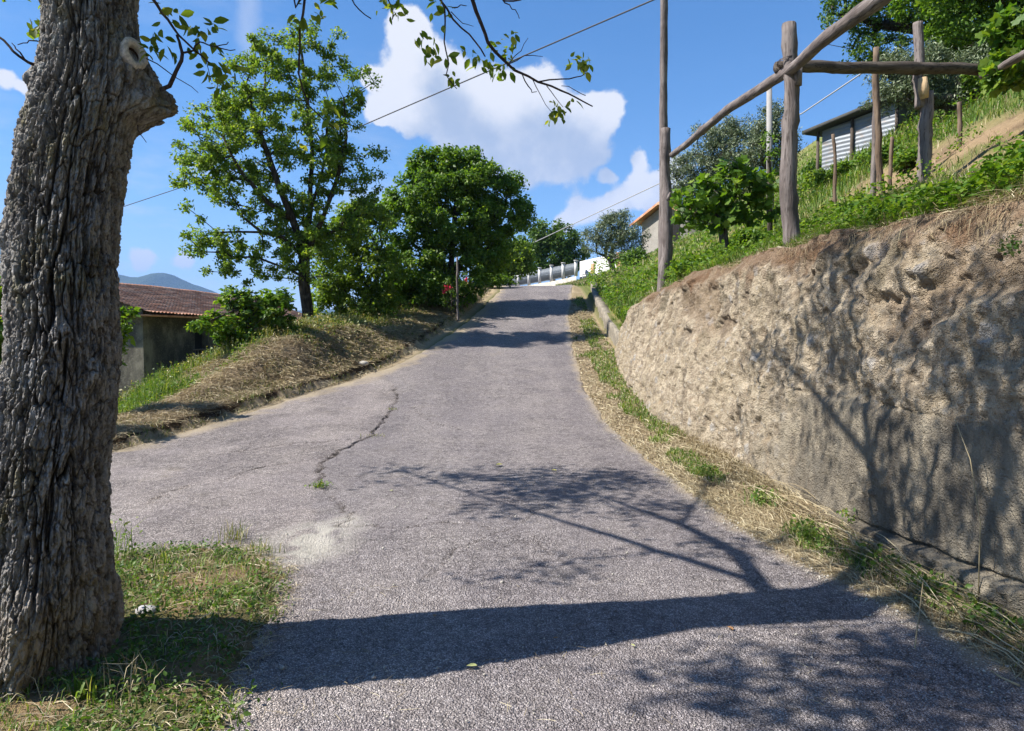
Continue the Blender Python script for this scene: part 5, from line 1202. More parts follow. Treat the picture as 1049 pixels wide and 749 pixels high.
# upper right
d = 17.5; b = gnd(1000, d)
make_tree('locust_tree', 'feathery tree reaching over the shed from the upper right', 'tree', b, [stem(b, P(985, 40, d), 4, .08, 8), {'pts': [P(985, 40, d), P(940, 30, d), P(905, 25, d), P(870, 18, d)], 'from': 1}, {'pts': [P(985, 40, d), P(940, -5, d), P(900, -40, d)], 'from': 1}],
          img_blobs([(905, 45, 26), (880, 70, 18), (865, 10, 22), (895, 10, 30), (845, 42, 8), (925, 20, 30), (880, 40, 18), (860, 85, 10), (905, 75, 22), (940, -10, 40), (880, -30, 40), (960, 30, 30), (875, 108, 9)], d, .9), 230, 60, .24, .085, M['leaf_far'], M['bark_dark'], .18, seed=18, outer=.9)
d = 15.5; b = gnd(1040, d)
make_tree('oak_tree', 'dense green oak filling the upper right corner on the hillside', 'tree', b, [stem(b, P(1030, 30, d), 3, .08, 9)],
          img_blobs([(985, 15, 40), (1030, 10, 50), (1010, 55, 40), (960, -10, 40), (1060, 50, 50), (970, 45, 24), (1050, -30, 60), (1000, -40, 50), (1090, 10, 50)], d, 1.0), 330, 110, .28, .095, M['leaf_deep'], M['bark_dark'], .2, seed=19, up=.4)
# vine leaves at the right edge of the pergola
d = 8.3
vb = gnd(1085, 8.6)
make_tree('grapevine', 'bright green grapevine climbing the pergola at the right edge', 'vine', vb, [np.array([vb-[0, 0, .1], P(1078, 120, 8.6), P(1060, 80, 8.5), P(1040, 70, 8.4)]), {'pts': [P(1060, 80, 8.5), P(1040, 50, 8.4), P(1020, 30, 8.4)], 'from': 1}],
          img_blobs([(1040, 62, 22), (1022, 52, 16), (1050, 95, 26), (1030, 85, 18), (1062, 60, 30), (1045, 120, 16), (1012, 70, 9), (1050, 35, 22), (1058, 145, 14), (1020, 100, 12), (1046, 140, 16), (1035, 30, 20)], d, .6), 190, 9, .13, .115, M['leaf_bright'], M['twig'], .03, seed=20, tpl=LOBED, up=.3, r_tip=.003)
# trees below the lane
d = 15.5; b = gnd(248, d)
make_tree('walnut_sapling', 'low bright green young walnut in front of the farm building', 'tree', b, [stem(b, P(262, 318, d), 3, .04, 10), {'pts': [P(262, 318, d), P(240, 318, d-.3), P(212, 330, d-.6), P(203, 335, d-.7)], 'from': 1}, {'pts': [P(262, 318, d), P(262, 300, d), P(238, 300, d)], 'from': 1}],
          img_blobs([(240, 305, 16), (262, 312, 20), (222, 330, 16, -.5), (205, 333, 11, -.7), (245, 335, 20), (272, 325, 20), (285, 310, 16), (262, 350, 18), (238, 357, 12), (290, 330, 14), (230, 345, 10)], d), 170, 30, .16, .12, M['leaf_bright'], M['bark_dark'], .06, seed=22, up=.5, outer=1.0, cl_flat=.5)
d = 11.0; b = gnd(95, d)
make_tree('elder_bush', 'green elder bush half hidden behind the big trunk', 'shrub', b, [stem(b, P(105, 345, d), 3, .03, 11)],
          img_blobs([(125, 330, 14), (118, 350, 12), (100, 330, 20), (108, 365, 12), (80, 345, 22), (132, 322, 6)], d), 80, 26, .14, .11, M['leaf_bright'], M['bark_dark'], .05, seed=23, up=.5)
d = 9.5; b = gnd(-20, d)
make_tree('laurel_bush', 'tall green bush at the left edge behind the big trunk', 'shrub', b, [stem(b, P(-15, 380, d), 3, .03, 12)],
          img_blobs([(-10, 330, 24), (-5, 380, 24), (-20, 430, 30), (0, 440, 16), (-30, 350, 34), (-5, 300, 14), (-15, 480, 24)], d), 170, 40, .17, .10, M['leaf_bright'], M['bark_dark'], .06, seed=24)
# small shrubs on the hillside
for k, (px, py, rpx, d, mt, sz, lab) in enumerate([(836, 150, 9, 24, 'leaf_far', .12, 'small rounded bush on the skyline left of the shed'), (925, 165, 12, 11.5, 'leaf_bright', .07, 'lush green bush between the tall stake and the third post'),
        (1010, 120, 22, 13, 'leaf_bright', .08, 'green bush on the slope below the oak'), (905, 160, 10, 13, 'leaf_far', .08, 'green bush in front of the right end of the shed'), (985, 125, 14, 13.5, 'leaf_bright', .08, 'green bush behind the short lone stake'),
        (862, 172, 9, 16.5, 'leaf_bright', .08, 'bright green bush below the left half of the shed'), (885, 170, 9, 15.5, 'leaf_bright', .08, 'bright green bush below the middle of the shed'), (838, 180, 9, 17, 'leaf_ash', .09, 'yellow-green bush below the left corner of the shed'), (708, 240, 14, 12.4, 'leaf_bright', .08, 'leafy bush at the foot of the fig tree, nearest the first post'), (770, 232, 13, 11.2, 'leaf_bright', .07, 'leafy bush between the fig tree and the middle post'), (650, 260, 10, 31, 'leaf_far', .14, 'low green bush at the foot of the slope under the house'), (500, 300, 12, 29, 'leaf_deep', .12, 'dark bush at the left edge of the lane near the crest')]):
    b = gnd(px, d); make_tree('bush', lab, 'shrub', b, [np.array([b-[0, 0, .1], b+[0, 0, .35]])], [(b+np.array([0, 0, rpx/F*d*.7]), (rpx/F*d*1.3, rpx/F*d*1.2, rpx/F*d*.9)), (b+np.array([rpx/F*d, 0, rpx/F*d*.4]), (rpx/F*d, rpx/F*d, rpx/F*d*.6))], 60, 40, .16*d/13, sz, M[mt], M['bark_dark'], .03, seed=60+k, r_tip=.004, group='bushes on the slopes')

# rose bush with its stake
d = 22.6; b = gnd(462, d)
rose = make_tree('rose_bush', 'rose bush with red blooms tied to a stake at the left edge of the lane', 'shrub', b, [stem(b, P(462, 300, d), 3, .02, 13)],
                 img_blobs([(462, 290, 9), (470, 300, 9), (458, 305, 8), (474, 285, 6), (468, 315, 8)], d), 60, 16, .12, .06, M['leaf_far'], M['twig'], .02, seed=25, r_tip=.003)
s = NT('rose_red'); s.bsdf(s.mix(s.noise(30), (.55, .02, .04), (.75, .05, .10)), .6); M['rose'] = s.m
r_ = rng(9)
for px, py in [(458, 296), (455, 299), (461, 294), (478, 286), (457, 293)]:
    m = MB(); c0 = P(px, py, d-.35); a, b_, c = frames(16, r_, .2); put_leaves(m, LEAF8, c0+r_.normal(0, .02, (16, 3)), a, b_, c, .075); m.build('flower', M['rose'], rose)
o = stake(469, 318, 468, 264, 22.4, .04, 'thin grey stake standing in the rose bush', 26, 'post')

# ------------------------------------------------------------------ ground vegetation
def on_ground(x, y, fn=None):
    return np.stack([x, y, H(x, y) if fn is None else fn(x, y)], 1)
r_ = rng(100)
# island under the near tree
def isl_pts(n, lo=-.02):
    x = r_.uniform(-4.1, -1.0, n); y = r_.uniform(.9, 5.4, n); k = signed(x, y) > lo+r_.normal(0, .05, n); k &= np.hypot(x-TRB[0], y-TRB[1]) > .30; x, y = x[k], y[k]; return np.stack([x, y, island_h(x, y)], 1)
m = MB(); p = isl_pts(17000); dens = fnoise(p[:, 0]*2.2, p[:, 1]*2.2, octaves=3, seed=55); p = p[dens > -.22]; n = len(p); blades(m, p, r_.uniform(.02, .08, n), r_.uniform(.004, .008, n), r_.uniform(.2, 1.3, n), 1)
o = m.build('grass', M['grass_green']); tag(o, 'short green grass round the foot of the big tree', 'grass', kind='stuff')
m = MB(); p = isl_pts(9500, -.10); n = len(p); L_ = r_.uniform(.04, .16, n); strands(m, p+[0, 0, .015], L_, r_.uniform(.0015, .0035, n), r_.uniform(0, 2*np.pi, n), r_.uniform(0, .03, n), 2)
p = isl_pts(700); n = len(p); blades(m, p, r_.uniform(.06, .17, n), r_.uniform(.0025, .004, n), r_.uniform(.3, 1.2, n), 3)
p = isl_pts(9000, -.16); sg_ = signed(p[:, 0], p[:, 1]); p = p[(sg_ < .16) & (p[:, 0] > -2.2)]; n = len(p); strands(m, p+np.array([0, 0, .035]), r_.uniform(.03, .13, n), r_.uniform(.0015, .0035, n), r_.uniform(0, 2*np.pi, n), r_.uniform(0, .015, n), 45)
o = m.build('dry_grass', M['straw']); tag(o, 'cut straw lying round the foot of the big tree', 'dry grass', kind='stuff')
m = MB(); p = isl_pts(30000, .03); dens = fnoise(p[:, 0]*2.6+4, p[:, 1]*2.6, octaves=3, seed=56); p = p[dens > -.10]; dn_ = dens[dens > -.10]; n = len(p); a, b, c = frames(n, r_, .5); p[:, 2] += r_.uniform(.0, .10, n)*np.clip(dn_+.45, .1, 1); put_leaves(m, LEAF4, p, a, b, c, r_.uniform(.012, .036, n))
o = m.build('ground_cover', M['leaf_far']); tag(o, 'low broad-leaved weeds round the foot of the big tree', 'weeds', kind='stuff')
# seedy tufts at the island edge
def tuft(px, py, name, label, n, h, w, mat, seed, cat='weed', spread=.03, group=None, z=None, leaves=0):
    q = ground_pt(px, py); rr_ = rng(seed); zz = z if z is not None else H(np.array([q[0]]), np.array([q[1]]), False)[0]+.02
    if signed(np.array([q[0]]), np.array([q[1]]))[0] > -.05: zz = island_h(np.array([q[0]]), np.array([q[1]]))[0]
    p = np.array([q[0], q[1], zz])+np.stack([rr_.normal(0, spread, n), rr_.normal(0, spread, n), np.zeros(n)], 1); m = MB()
    blades(m, p, rr_.uniform(.5, 1.1, n)*h, w, rr_.uniform(.1, .9, n), seed)
    if leaves: 
        pp_ = p[rr_.integers(0, n, leaves)]+np.stack([rr_.normal(0, spread, leaves), rr_.normal(0, spread, leaves), rr_.uniform(.1, .9, leaves)*h], 1); a, b, c = frames(leaves, rr_, .5); put_leaves(m, LEAF4, pp_, a, b, c, rr_.uniform(.02, .04, leaves))
    o = m.build(name, M[mat]); tag(o, label, cat, group); return o
tuft(328, 501, 'weed_tuft', 'green weed tuft growing in the long crack of the lane', 70, .055, .006, 'grass_green', 201, spread=.035, leaves=60)
tuft(240, 556, 'grass_tuft', 'taller seeding grass tuft at the upper edge of the grass patch', 60, .17, .005, 'grass_mixed', 202, spread=.06)
tuft(262, 570, 'grass_tuft', 'yellowing grass tuft at the right tip of the grass patch', 70, .13, .005, 'grass_mixed', 203, spread=.07)
tuft(122, 580, 'weed_tuft', 'tall thin weed right beside the big trunk', 30, .32, .006, 'grass_green', 204, spread=.05, leaves=60)
tuft(85, 728, 'weed_tuft', 'bright green weed at the foot of the big trunk', 26, .12, .014, 'grass_green', 205, spread=.03, leaves=16)
tuft(205, 738, 'clover_tuft', 'flat green clover mat at the bottom edge beside the grass patch', 160, .04, .008, 'grass_green', 206, spread=.09, leaves=160)
tuft(130, 722, 'grass_tuft', 'pale dry bent grass stems at the bottom of the grass patch', 36, .20, .004, 'straw', 207, spread=.06)
tuft(52, 705, 'grass_tuft', 'single dry stems leaning on the foot of the big trunk', 12, .24, .004, 'straw', 208, spread=.05)
tuft(386, 448, 'weed_tuft', 'yellow-green weed where the crack branches on the lane', 60, .04, .006, 'grass_mixed', 209, spread=.10)
tuft(402, 421, 'weed_tuft', 'small yellowish weed at the upper end of the lane crack', 40, .05, .006, 'grass_mixed', 210, spread=.05)

# verge along the wall
def verge_pts(n, y0=2.6, y1=26, pw=1.0):
    y = y0*np.exp(r_.uniform(0, 1, n)**pw*math.log(y1/y0)); a = road_right(y)-.03; t = r_.uniform(0, 1, n); x = a+(2.66-a)*t; return x, y, t
m = MB(); x, y, t = verge_pts(17000); t = t**.8; n = len(x); azs = np.pi/2+r_.normal(0, .4, n); strands(m, on_ground(x, y)+np.stack([0*x, 0*x, r_.uniform(0, .05, n)*t], 1), r_.uniform(.06, .28, n)*np.clip(y/6, .6, 1.2), r_.uniform(.002, .0045, n)*np.clip(y/5, 1, 3), azs, r_.uniform(0, .035, n), 4)
k_ = 1500; y2 = r_.uniform(2.9, 10, k_); x2 = 2.60-r_.uniform(0, .30, k_); blades(m, on_ground(x2, y2), r_.uniform(.05, .22, k_), .004, r_.uniform(.5, 1.6, k_), 5, az=np.pi/2*3+r_.normal(0, .8, k_))
yq, xq = r_.uniform(2.6, 7.5, 9000), 0; aq = road_right(yq)-.06; tq = r_.uniform(0, 1, 9000)**1.4; xq = aq+(2.62-aq)*tq; strands(m, on_ground(xq, yq)+np.stack([0*xq, 0*xq, r_.uniform(0, .02, 9000)], 1), r_.uniform(.03, .16, 9000), r_.uniform(.0015, .0035, 9000), np.pi/2+r_.normal(0, .8, 9000), r_.uniform(0, .015, 9000), 44)
# haystalk bundle lying along the near foot of the wall
k_ = 620; y2 = r_.uniform(2.9, 6.6, k_); x2 = 2.50-(y2-3)*.02+r_.normal(0, .09, k_); strands(m, on_ground(x2, y2)+np.stack([0*x2, 0*x2, np.abs(r_.normal(0, .06, k_))+.01], 1), r_.uniform(.25, .8, k_), r_.uniform(.003, .005, k_), np.pi/2+.05+r_.normal(0, .16, k_), r_.uniform(.0, .05, k_), 6)
o = m.build('dry_grass', M['straw']); tag(o, 'long pale straw lying on the verge at the foot of the wall', 'dry grass', kind='stuff')
m = MB(); x, y, t = verge_pts(30000); gk = fnoise(x*2.4, y*1.1, octaves=3, seed=81)+interp(t, [0, .25, .5, .9], [-.6, -.35, .02, .06])+sstep(8, 14, y)*.22*(t > .45); x, y, t = x[gk > .02], y[gk > .02], t[gk > .02]; n = len(x)
blades(m, on_ground(x, y), r_.uniform(.02, .09, n)*np.clip(y/7, .8, 1.6), r_.uniform(.004, .009, n)*np.clip(y/6, .8, 2.5), r_.uniform(.2, 1.2, n), 7)
xl_, yl_, tl2 = verge_pts(15000, 2.6, 12); gk = fnoise(xl_*2.4, yl_*1.1, octaves=3, seed=81)+interp(tl2, [0, .3, .6, .9], [-.6, -.3, .04, .08]); xl_, yl_ = xl_[gk > .10], yl_[gk > .10]; n = len(xl_)
for cx0, cy0, nn0 in [(2.28, 5.15, 260), (2.42, 4.5, 160), (2.50, 4.0, 260), (2.52, 3.55, 260), (2.3, 6.2, 160), (2.1, 7.4, 160), (2.55, 3.15, 200)]:
    px_, py_ = cx0+r_.normal(0, .07, nn0), cy0+r_.normal(0, .13, nn0); p = on_ground(px_, py_); p[:, 2] += r_.uniform(.01, .13, nn0); a, b, c = frames(nn0, r_, .45); put_leaves(m, LEAF4, p, a, b, c, r_.uniform(.02, .05, nn0)); blades(m, on_ground(px_, py_), r_.uniform(.05, .16, nn0), .006, r_.uniform(.2, 1, nn0), 70)
p = on_ground(xl_, yl_); p[:, 2] += r_.uniform(0, .05, n); a, b, c = frames(n, r_, .6); put_leaves(m, LEAF4, p, a, b, c, r_.uniform(.015, .04, n))
o = m.build('grass', M['grass_green']); tag(o, 'green weeds on the verge at the foot of the wall', 'grass', kind='stuff')

# hillside vegetation, denser near
def hill_pts(n, y0, y1, u1, pw=1.0, seed=0):
    rr_ = rng(seed); y = y0*np.exp(rr_.uniform(0, 1, n)**pw*math.log(y1/y0)); u = u1*rr_.uniform(0, 1, n)**1.5*np.clip(y/12, .35, 2.0); return WX+.34+u, y, u
def dirtmask(x, y): return sstep(3.6, 4.6, x)*(1-sstep(12, 15, y))*sstep(-.25, .15, fnoise(x*.8, y*.8, octaves=4, seed=21)+.5*sstep(4.5, 7, x)-.1)*(1-sstep(6.6, 7.8, x))
m = MB()
for (n0, y0, y1, u1, hh, ww, sd) in [(70000, 3.0, 16, 7, (.05, .22), (.005, .010), 301), (80000, 9, 48, 13, (.10, .30), (.012, .026), 302)]:
    x, y, u = hill_pts(n0, y0, y1, u1, 1.0, sd); dn = fnoise(x*.9, y*.9, octaves=3, seed=83)*.5+.5-dirtmask(x, y)*1.2; k = dn > r_.uniform(0, .55, len(x)); x, y = x[k], y[k]; n = len(x); far_ = np.clip(y/14, .7, 1.8); fh_ = np.clip(y/14, .7, 1.3)*(1-.45*sstep(20, 30, y))
    blades(m, on_ground(x, y), r_.uniform(*hh, n)*fh_*(.6+.8*(fnoise(x*1.2, y*1.2, octaves=2, seed=84)*.5+.5)), r_.uniform(*ww, n)*far_, r_.uniform(.15, 1.0, n), sd)
o = m.build('grass', M['grass_green']); tag(o, 'green meadow grass covering the hillside above the walls', 'grass', kind='stuff')
m = MB(); x, y, u = hill_pts(45000, 3, 55, 14, 1, 305); k = dirtmask(x, y) < r_.uniform(.1, 1.1, len(x)); x, y = x[k], y[k]; n = len(x); far_ = np.clip(y/12, .7, 2.4); blades(m, on_ground(x, y), r_.uniform(.05, .26, n)*np.clip(far_, .7, 1.2), r_.uniform(.004, .012, n)*far_, r_.uniform(.3, 1.6, n), 306)
# straw hanging over the edge of the wall
ye = 2.8*np.exp(r_.uniform(0, 1, 2200)*math.log(17/2.8)); xe = 3.04+r_.normal(0, .06, len(ye)); pe = np.stack([xe, ye, wall_top(ye)+.02+r_.normal(0, .02, len(ye))], 1); strands(m, pe, r_.uniform(.06, .3, len(ye)), r_.uniform(.002, .005, len(ye)), np.pi/2+r_.normal(0, .7, len(ye)), r_.uniform(-.02, .04, len(ye)), 8)
o = m.build('dry_grass', M['straw']); tag(o, 'dry grass among the green on the hillside and along the wall top', 'dry grass', kind='stuff')
# hanging roots and sod under the wall top
m = MB(); k_ = 1500; ye = 2.9*np.exp(r_.uniform(0, 1, k_)*math.log(14/2.9)); kk = fnoise(ye*1.6, ye*0, octaves=3, seed=88) > -.05; ye = ye[kk]; k_ = len(ye); top_ = np.stack([2.90+r_.uniform(-.02, .12, k_), ye, wall_top(ye)+r_.uniform(-.10, .05, k_)], 1)
ln = r_.uniform(.03, .20, k_)*(.5+fnoise(ye*2.5, ye*0, octaves=2, seed=89)*.5+.3)
a1_ = top_+np.stack([-r_.uniform(.03, .12, k_), r_.normal(0, .03, k_), -ln*.4], 1); a2_ = a1_+np.stack([r_.normal(0, .02, k_), r_.normal(0, .04, k_), -ln*.7], 1); w_ = r_.uniform(.0008, .0025, k_)[:, None]*np.array([0, 1, 0])
v = np.stack([top_-w_, top_+w_, a1_+w_, a1_-w_, a2_+w_*.4, a2_-w_*.4], 1); b = np.arange(k_)[:, None]*6; m.add(v.reshape(-1, 3), np.concatenate([b+[[0, 1, 2, 3]], b+[[3, 2, 4, 5]]]))
o = m.build('hanging_roots', M['hay']); tag(o, 'dry roots and sod hanging over the top edge of the wall', 'roots', kind='stuff')
# broad-leaved plants at the wall top (by the posts)
m = MB(); x, y, u = hill_pts(62000, 4, 30, 8.0, 1, 310); dn = fnoise(x*1.1, y*1.1, octaves=3, seed=91)-dirtmask(x, y)*.3; k = dn > .08; x, y = x[k], y[k]; n = len(x); p = on_ground(x, y); fs_ = np.clip(y/11, .9, 2.2); p[:, 2] += r_.uniform(.02, .24, n)*(.5+2*dn[k])*fs_; a, b, c = frames(n, r_, .55); put_leaves(m, LEAF4, p, a, b, c, r_.uniform(.03, .08, n)*fs_)
ye = 2.8*np.exp(r_.uniform(0, 1, 9000)*math.log(20/2.8)); xe = np.where(ye < 16.5, 3.06, 2.92)+r_.uniform(-.04, .35, len(ye)); kk = fnoise(ye*1.2, ye*0+3, octaves=3, seed=95) > -.25; pe = on_ground(xe[kk], ye[kk]); n = len(pe); blades(m, pe, r_.uniform(.04, .16, n), r_.uniform(.005, .010, n), r_.uniform(.3, 1.5, n), 320, az=np.pi+r_.normal(0, .9, n))
o = m.build('ground_cover', M['leaf_bright']); tag(o, 'leafy green weeds on the slope behind the wall top', 'weeds', kind='stuff')

# left bank: cut hay, green weeds, tall weeds behind
def bank_pts(n, y0, y1, v0, v1, seed):
    rr_ = rng(seed); y = y0*np.exp(rr_.uniform(0, 1, n)*math.log(y1/y0)); v = v0+(v1-v0)*rr_.uniform(0, 1, n); return bank_edge(y)-v, y, v
m = MB(); x, y, v = bank_pts(52000, 8, 26, .07, 3.4, 401); n = len(x); strands(m, on_ground(x, y)+np.stack([0*x, 0*x, np.abs(r_.normal(0, .035, n))], 1), r_.uniform(.08, .36, n), r_.uniform(.003, .007, n)*np.clip(y/11, .8, 2), r_.uniform(0, np.pi, n), r_.uniform(-.01, .05, n), 9)
o = m.build('cut_hay', M['hay']); tag(o, 'brown cut hay covering the bank on the left of the lane', 'hay', kind='stuff')
m = MB(); x, y, v = bank_pts(15000, 8, 27, -.25, 3.0, 402); n = len(x); strands(m, on_ground(x, y)+[0, 0, .03], r_.uniform(.08, .3, n), r_.uniform(.003, .006, n)*np.clip(y/11, .8, 2), r_.uniform(0, np.pi, n), r_.uniform(0, .06, n), 10)
o = m.build('dry_grass', M['straw']); tag(o, 'pale straw scattered over the left bank and its foot', 'dry grass', kind='stuff')
m = MB(); x, y, v = bank_pts(42000, 8, 28, -.12, 4.0, 403); gk = fnoise(x*1.5, y*1.5, octaves=3, seed=92)+.12+.55*sstep(1.6, 3.2, v)+.45*sstep(15, 18, y)*sstep(-.2, .6, v)-.05+.30*(v < .02); k = gk > .17; x, y, v = x[k], y[k], v[k]; n = len(x)
blades(m, on_ground(x, y), r_.uniform(.03, .12, n)*(1+1.2*sstep(2, 3.5, v)), r_.uniform(.006, .012, n)*np.clip(y/12, .8, 2), r_.uniform(.2, 1.2, n), 11)
o = m.build('grass', M['grass_mixed']); tag(o, 'patchy green weeds on the left bank', 'grass', kind='stuff')
m = MB(); x, y, v = bank_pts(26000, 6.5, 15, 1.6, 5.5, 404); dn = fnoise(x*.9, y*.9, octaves=3, seed=93); k = dn > -.15; x, y, v = x[k], y[k], v[k]; n = len(x); hgt = r_.uniform(.20, .60, n)*sstep(1.4, 3, v)*(.7+dn[k])
blades(m, on_ground(x, y), hgt, r_.uniform(.008, .016, n), r_.uniform(.05, .5, n), 12); p = on_ground(x, y); p[:, 2] += hgt*r_.uniform(.2, .95, n); a, b, c = frames(n, r_, .4); put_leaves(m, LEAF4, p+r_.normal(0, .04, (n, 3)), a, b, c, r_.uniform(.03, .07, n))
o = m.build('tall_weeds', M['grass_green']); tag(o, 'tall pale green nettles behind the left bank, before the farm building', 'weeds', kind='stuff')
m = MB(); x, y, v = bank_pts(30000, 15, 30, .3, 7, 405); n = len(x); hgt = r_.uniform(.10, .5, n)*sstep(.3, 2.5, v); blades(m, on_ground(x, y), hgt, r_.uniform(.012, .024, n), r_.uniform(.1, .8, n), 13); p = on_ground(x, y); p[:, 2] += hgt*r_.uniform(.2, 1, n); a, b, c = frames(n, r_, .4); put_leaves(m, LEAF4, p, a, b, c, r_.uniform(.04, .09, n))
o = m.build('undergrowth', M['grass_mixed']); tag(o, 'undergrowth at the feet of the trees left of the lane', 'undergrowth', kind='stuff')

# ------------------------------------------------------------------ small things lying about
def rock(px, py, size, name, label, mat, seed, squash=.5, cat='stone', d=None):
    q = ground_pt(px, py) if d is None else P(px, py, d)[:2]; x, y = float(q[0]), float(q[1])
    z = float(island_h(np.array([x]), np.array([y]))[0]) if signed(np.array([x]), np.array([y]))[0] > -.02 else (Hs(x, y)+.01)
    bm_t = np.linspace(0, np.pi, 14); bm_p = np.linspace(0, 2*np.pi, 20, endpoint=False); T, Q = np.meshgrid(bm_t, bm_p, indexing='ij'); X = np.sin(T)*np.cos(Q); Y = np.sin(T)*np.sin(Q); Z_ = np.cos(T)
    rr_ = 1+.28*fnoise(X*1.5+seed, Y*1.5, Z_*1.5, octaves=3, seed=seed); v = np.stack([X*rr_*size*1.3, Y*rr_*size, Z_*rr_*size*squash], -1).reshape(-1, 3)+[x, y, z+size*squash*.4]
    m = MB(); m.add(v, grid_faces(14, 20, True)); o = m.build(name, M[mat]); tag(o, label, cat); return o
M['stone_grey'] = plain_mat('stone_grey', (.34, .33, .33), .25, .9, 12, .5); M['stone_pale'] = plain_mat('stone_pale', (.42, .39, .33), .25, .9, 12, .5)
rock(150, 638, .045, 'stone', 'grey stone lying in the grass beside the big trunk', 'stone_grey', 1)
rock(372, 368, .10, 'stone', 'mossy stone in the lip of the left bank near the lane', 'stone_pale', 3, .6, d=15.6)
M['leaf_yellow'] = leaf_mat('fallen_yellow', [(0, (.42, .40, .06)), (1, (.55, .50, .10))], .2); M['leaf_pale'] = leaf_mat('fallen_pale', [(0, (.35, .38, .15)), (1, (.45, .45, .2))], .2); M['leaf_brown'] = leaf_mat('fallen_brown', [(0, (.22, .11, .05)), (1, (.30, .17, .08))], .1)
def fallen(px, py, mat, size, label, seed):
    q = ground_pt(px, py); rr_ = rng(seed); th = rr_.uniform(0, 6.28); a = np.array([[math.cos(th), math.sin(th), .05]]); c = np.array([[.1, -.1, 1.0]]); c /= np.linalg.norm(c); b = np.cross(c, a)
    m = MB(); put_leaves(m, LEAF8, np.array([[q[0], q[1], Hs(*q)+.026]]), a, b, c, size); v0 = m.v[0]; o = m.build('fallen_leaf', M[mat]); tag(o, label, 'leaf', 'fallen leaves on the lane')
fallen(489, 689, 'leaf_pale', .05, 'pale green leaf in the tree shadow at the bottom centre of the lane', 1)
fallen(445, 637, 'leaf_brown', .04, 'brown leaf just above the trunk shadow on the lane', 2)
fallen(508, 479, 'leaf_yellow', .09, 'bright yellow leaf left of the branch shadow tips', 3)
fallen(565, 484, 'leaf_yellow', .06, 'dull yellow leaf amid the branch shadows', 4)
fallen(745, 648, 'leaf_brown', .05, 'brown leaf in the dark shadow near the right verge', 5)
fallen(572, 660, 'leaf_brown', .03, 'small dark leaf in the middle of the trunk shadow', 6)
fallen(403, 505, 'leaf_pale', .04, 'pale leaf left of the branch shadows', 7)
fallen(650, 668, 'leaf_pale', .03, 'tiny pale leaf at the lower edge of the shadow', 8)
def stick(p, r0, label, seed, mat='straw', name='dry_stalk'):
    m = MB(); m.tube(np.array(p), np.linspace(r0, r0*.5, len(p)), 6); o = m.build(name, M[mat]); tag(o, label, 'stalk')
g = lambda px, py, dz=.02: np.array([*ground_pt(px, py), road_surface(*ground_pt(px, py))+dz])
stick([g(937, 672), g(939, 660, .05), g(942, 645, .10), g(945, 630, .16)], .004, 'short straight dry stalk on the lane next to the verge', 1)
stick([g(1044, 716), g(1025, 706, .02), g(1015, 698, .02)], .006, 'pale broken stick at the lower right corner', 2)
stick([np.array([2.60, 3.75, .10]), np.array([2.62, 3.78, .55]), np.array([2.60, 3.85, .9]), np.array([2.57, 3.95, 1.12])], .004, 'long dry grass stalk standing against the wall near the right edge', 3)
# plants rooted in the wall
for k, (px, py, d_, lab) in enumerate([(678, 428, 11.0, 'small green plant in the wall foot where the lane narrows'), (1038, 152+98, 3.72, 'green sprig hanging from the wall top at the right edge'), (872, 528, 5.3, 'green sprig in the long wall crack'), (960, 585, 4.35, 'leafy sprig at the foot of the wall near the straw')]):
    c0 = P(px, py, d_); rr_ = rng(500+k); n = 46; m = MB(); pos = c0+np.array([-.03, 0, 0])+rr_.normal(0, .035*d_/5, (n, 3)); a, b, c = frames(n, rr_, .4); put_leaves(m, LEAF4, pos, a, b, c, rr_.uniform(.02, .045, n)*max(1, d_/6)); o = m.build('wall_plant', M['grass_green']); tag(o, lab, 'plant', 'plants growing from the wall')
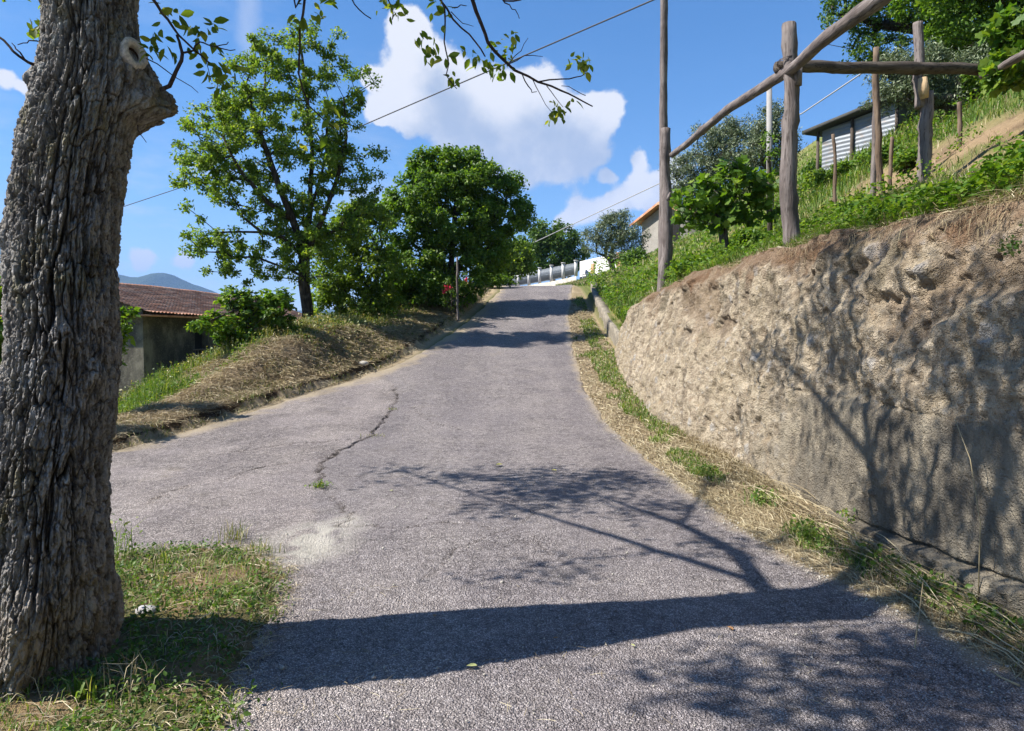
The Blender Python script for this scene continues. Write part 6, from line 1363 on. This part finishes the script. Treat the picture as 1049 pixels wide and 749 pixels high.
# debris litter on the lane
m = MB(); rr_ = rng(900); n = 420; q = []; 
for _ in range(n):
    px, py = (rr_.uniform(230, 420), rr_.uniform(600, 745)) if rr_.random() < .6 else (rr_.uniform(500, 900), rr_.uniform(600, 745)); q.append([*ground_pt(px, py), 0])
q = np.array(q); q[:, 2] = H(q[:, 0], q[:, 1], False)+.024; strands(m, q, rr_.uniform(.02, .09, n), rr_.uniform(.001, .0022, n), rr_.uniform(0, np.pi, n), rr_.uniform(0, .004, n), 14)
o = m.build('litter', M['straw']); tag(o, 'loose bits of straw and twig scattered on the lane', 'litter', kind='stuff')
m = MB(); n = 2600; t_ = rr_.uniform(0, 1, n); yy_ = 2.2*np.exp(rr_.uniform(0, 1, n)*math.log(6)); xx_ = road_left(yy_)*0-2+t_*4.0
k = (xx_ < road_right(yy_)-.02); xx_, yy_ = xx_[k], yy_[k]; edgeb = rr_.random(len(xx_)) < .6; xx_ = np.where(edgeb, road_right(yy_)-np.abs(rr_.normal(0, .12, len(xx_))), xx_)
k = signed(xx_, yy_) < .0; xx_, yy_ = xx_[k], yy_[k]; n = len(xx_); zz_ = H(xx_, yy_, False)+.012
o8 = np.array([[1, 0, 0], [0, 1, 0], [-1, 0, 0], [0, -1, 0], [0, 0, 1], [0, 0, -1.]]); f8 = [[0, 1, 4], [1, 2, 4], [2, 3, 4], [3, 0, 4], [1, 0, 5], [2, 1, 5], [3, 2, 5], [0, 3, 5]]
sz_ = rr_.uniform(.002, .007, n)+.008*rr_.uniform(0, 1, n)**12; v = np.stack([xx_, yy_, zz_+sz_*.5], 1)[:, None]+sz_[:, None, None]*o8[None]*rr_.uniform(.6, 1.2, (n, 6, 1)); b = np.arange(n)[:, None]*6
m.add(v.reshape(-1, 3), None, np.concatenate([b+np.array([f]) for f in f8])); o = m.build('gravel', M['stone_pale']); tag(o, 'loose grit on the lane', 'gravel', kind='stuff')

# ------------------------------------------------------------------ the air
HAZE = True
if HAZE:
    s = NT('haze_air'); s.t.nodes.remove(s.out); s.out = s.t.nodes.new('ShaderNodeOutputMaterial')
    pv = s.n('ShaderNodeVolumePrincipled'); pv.inputs['Color'].default_value = (.30, .52, 1.0, 1); pv.inputs['Density'].default_value = .00015; pv.inputs['Anisotropy'].default_value = 0.0
    s.l(pv.outputs[0], s.out.inputs['Volume'])
    m = MB(); m.box((0, 2300, 350), (14000, 11000, 740)); o = m.build('haze', s.m); tag(o, kind='stuff')
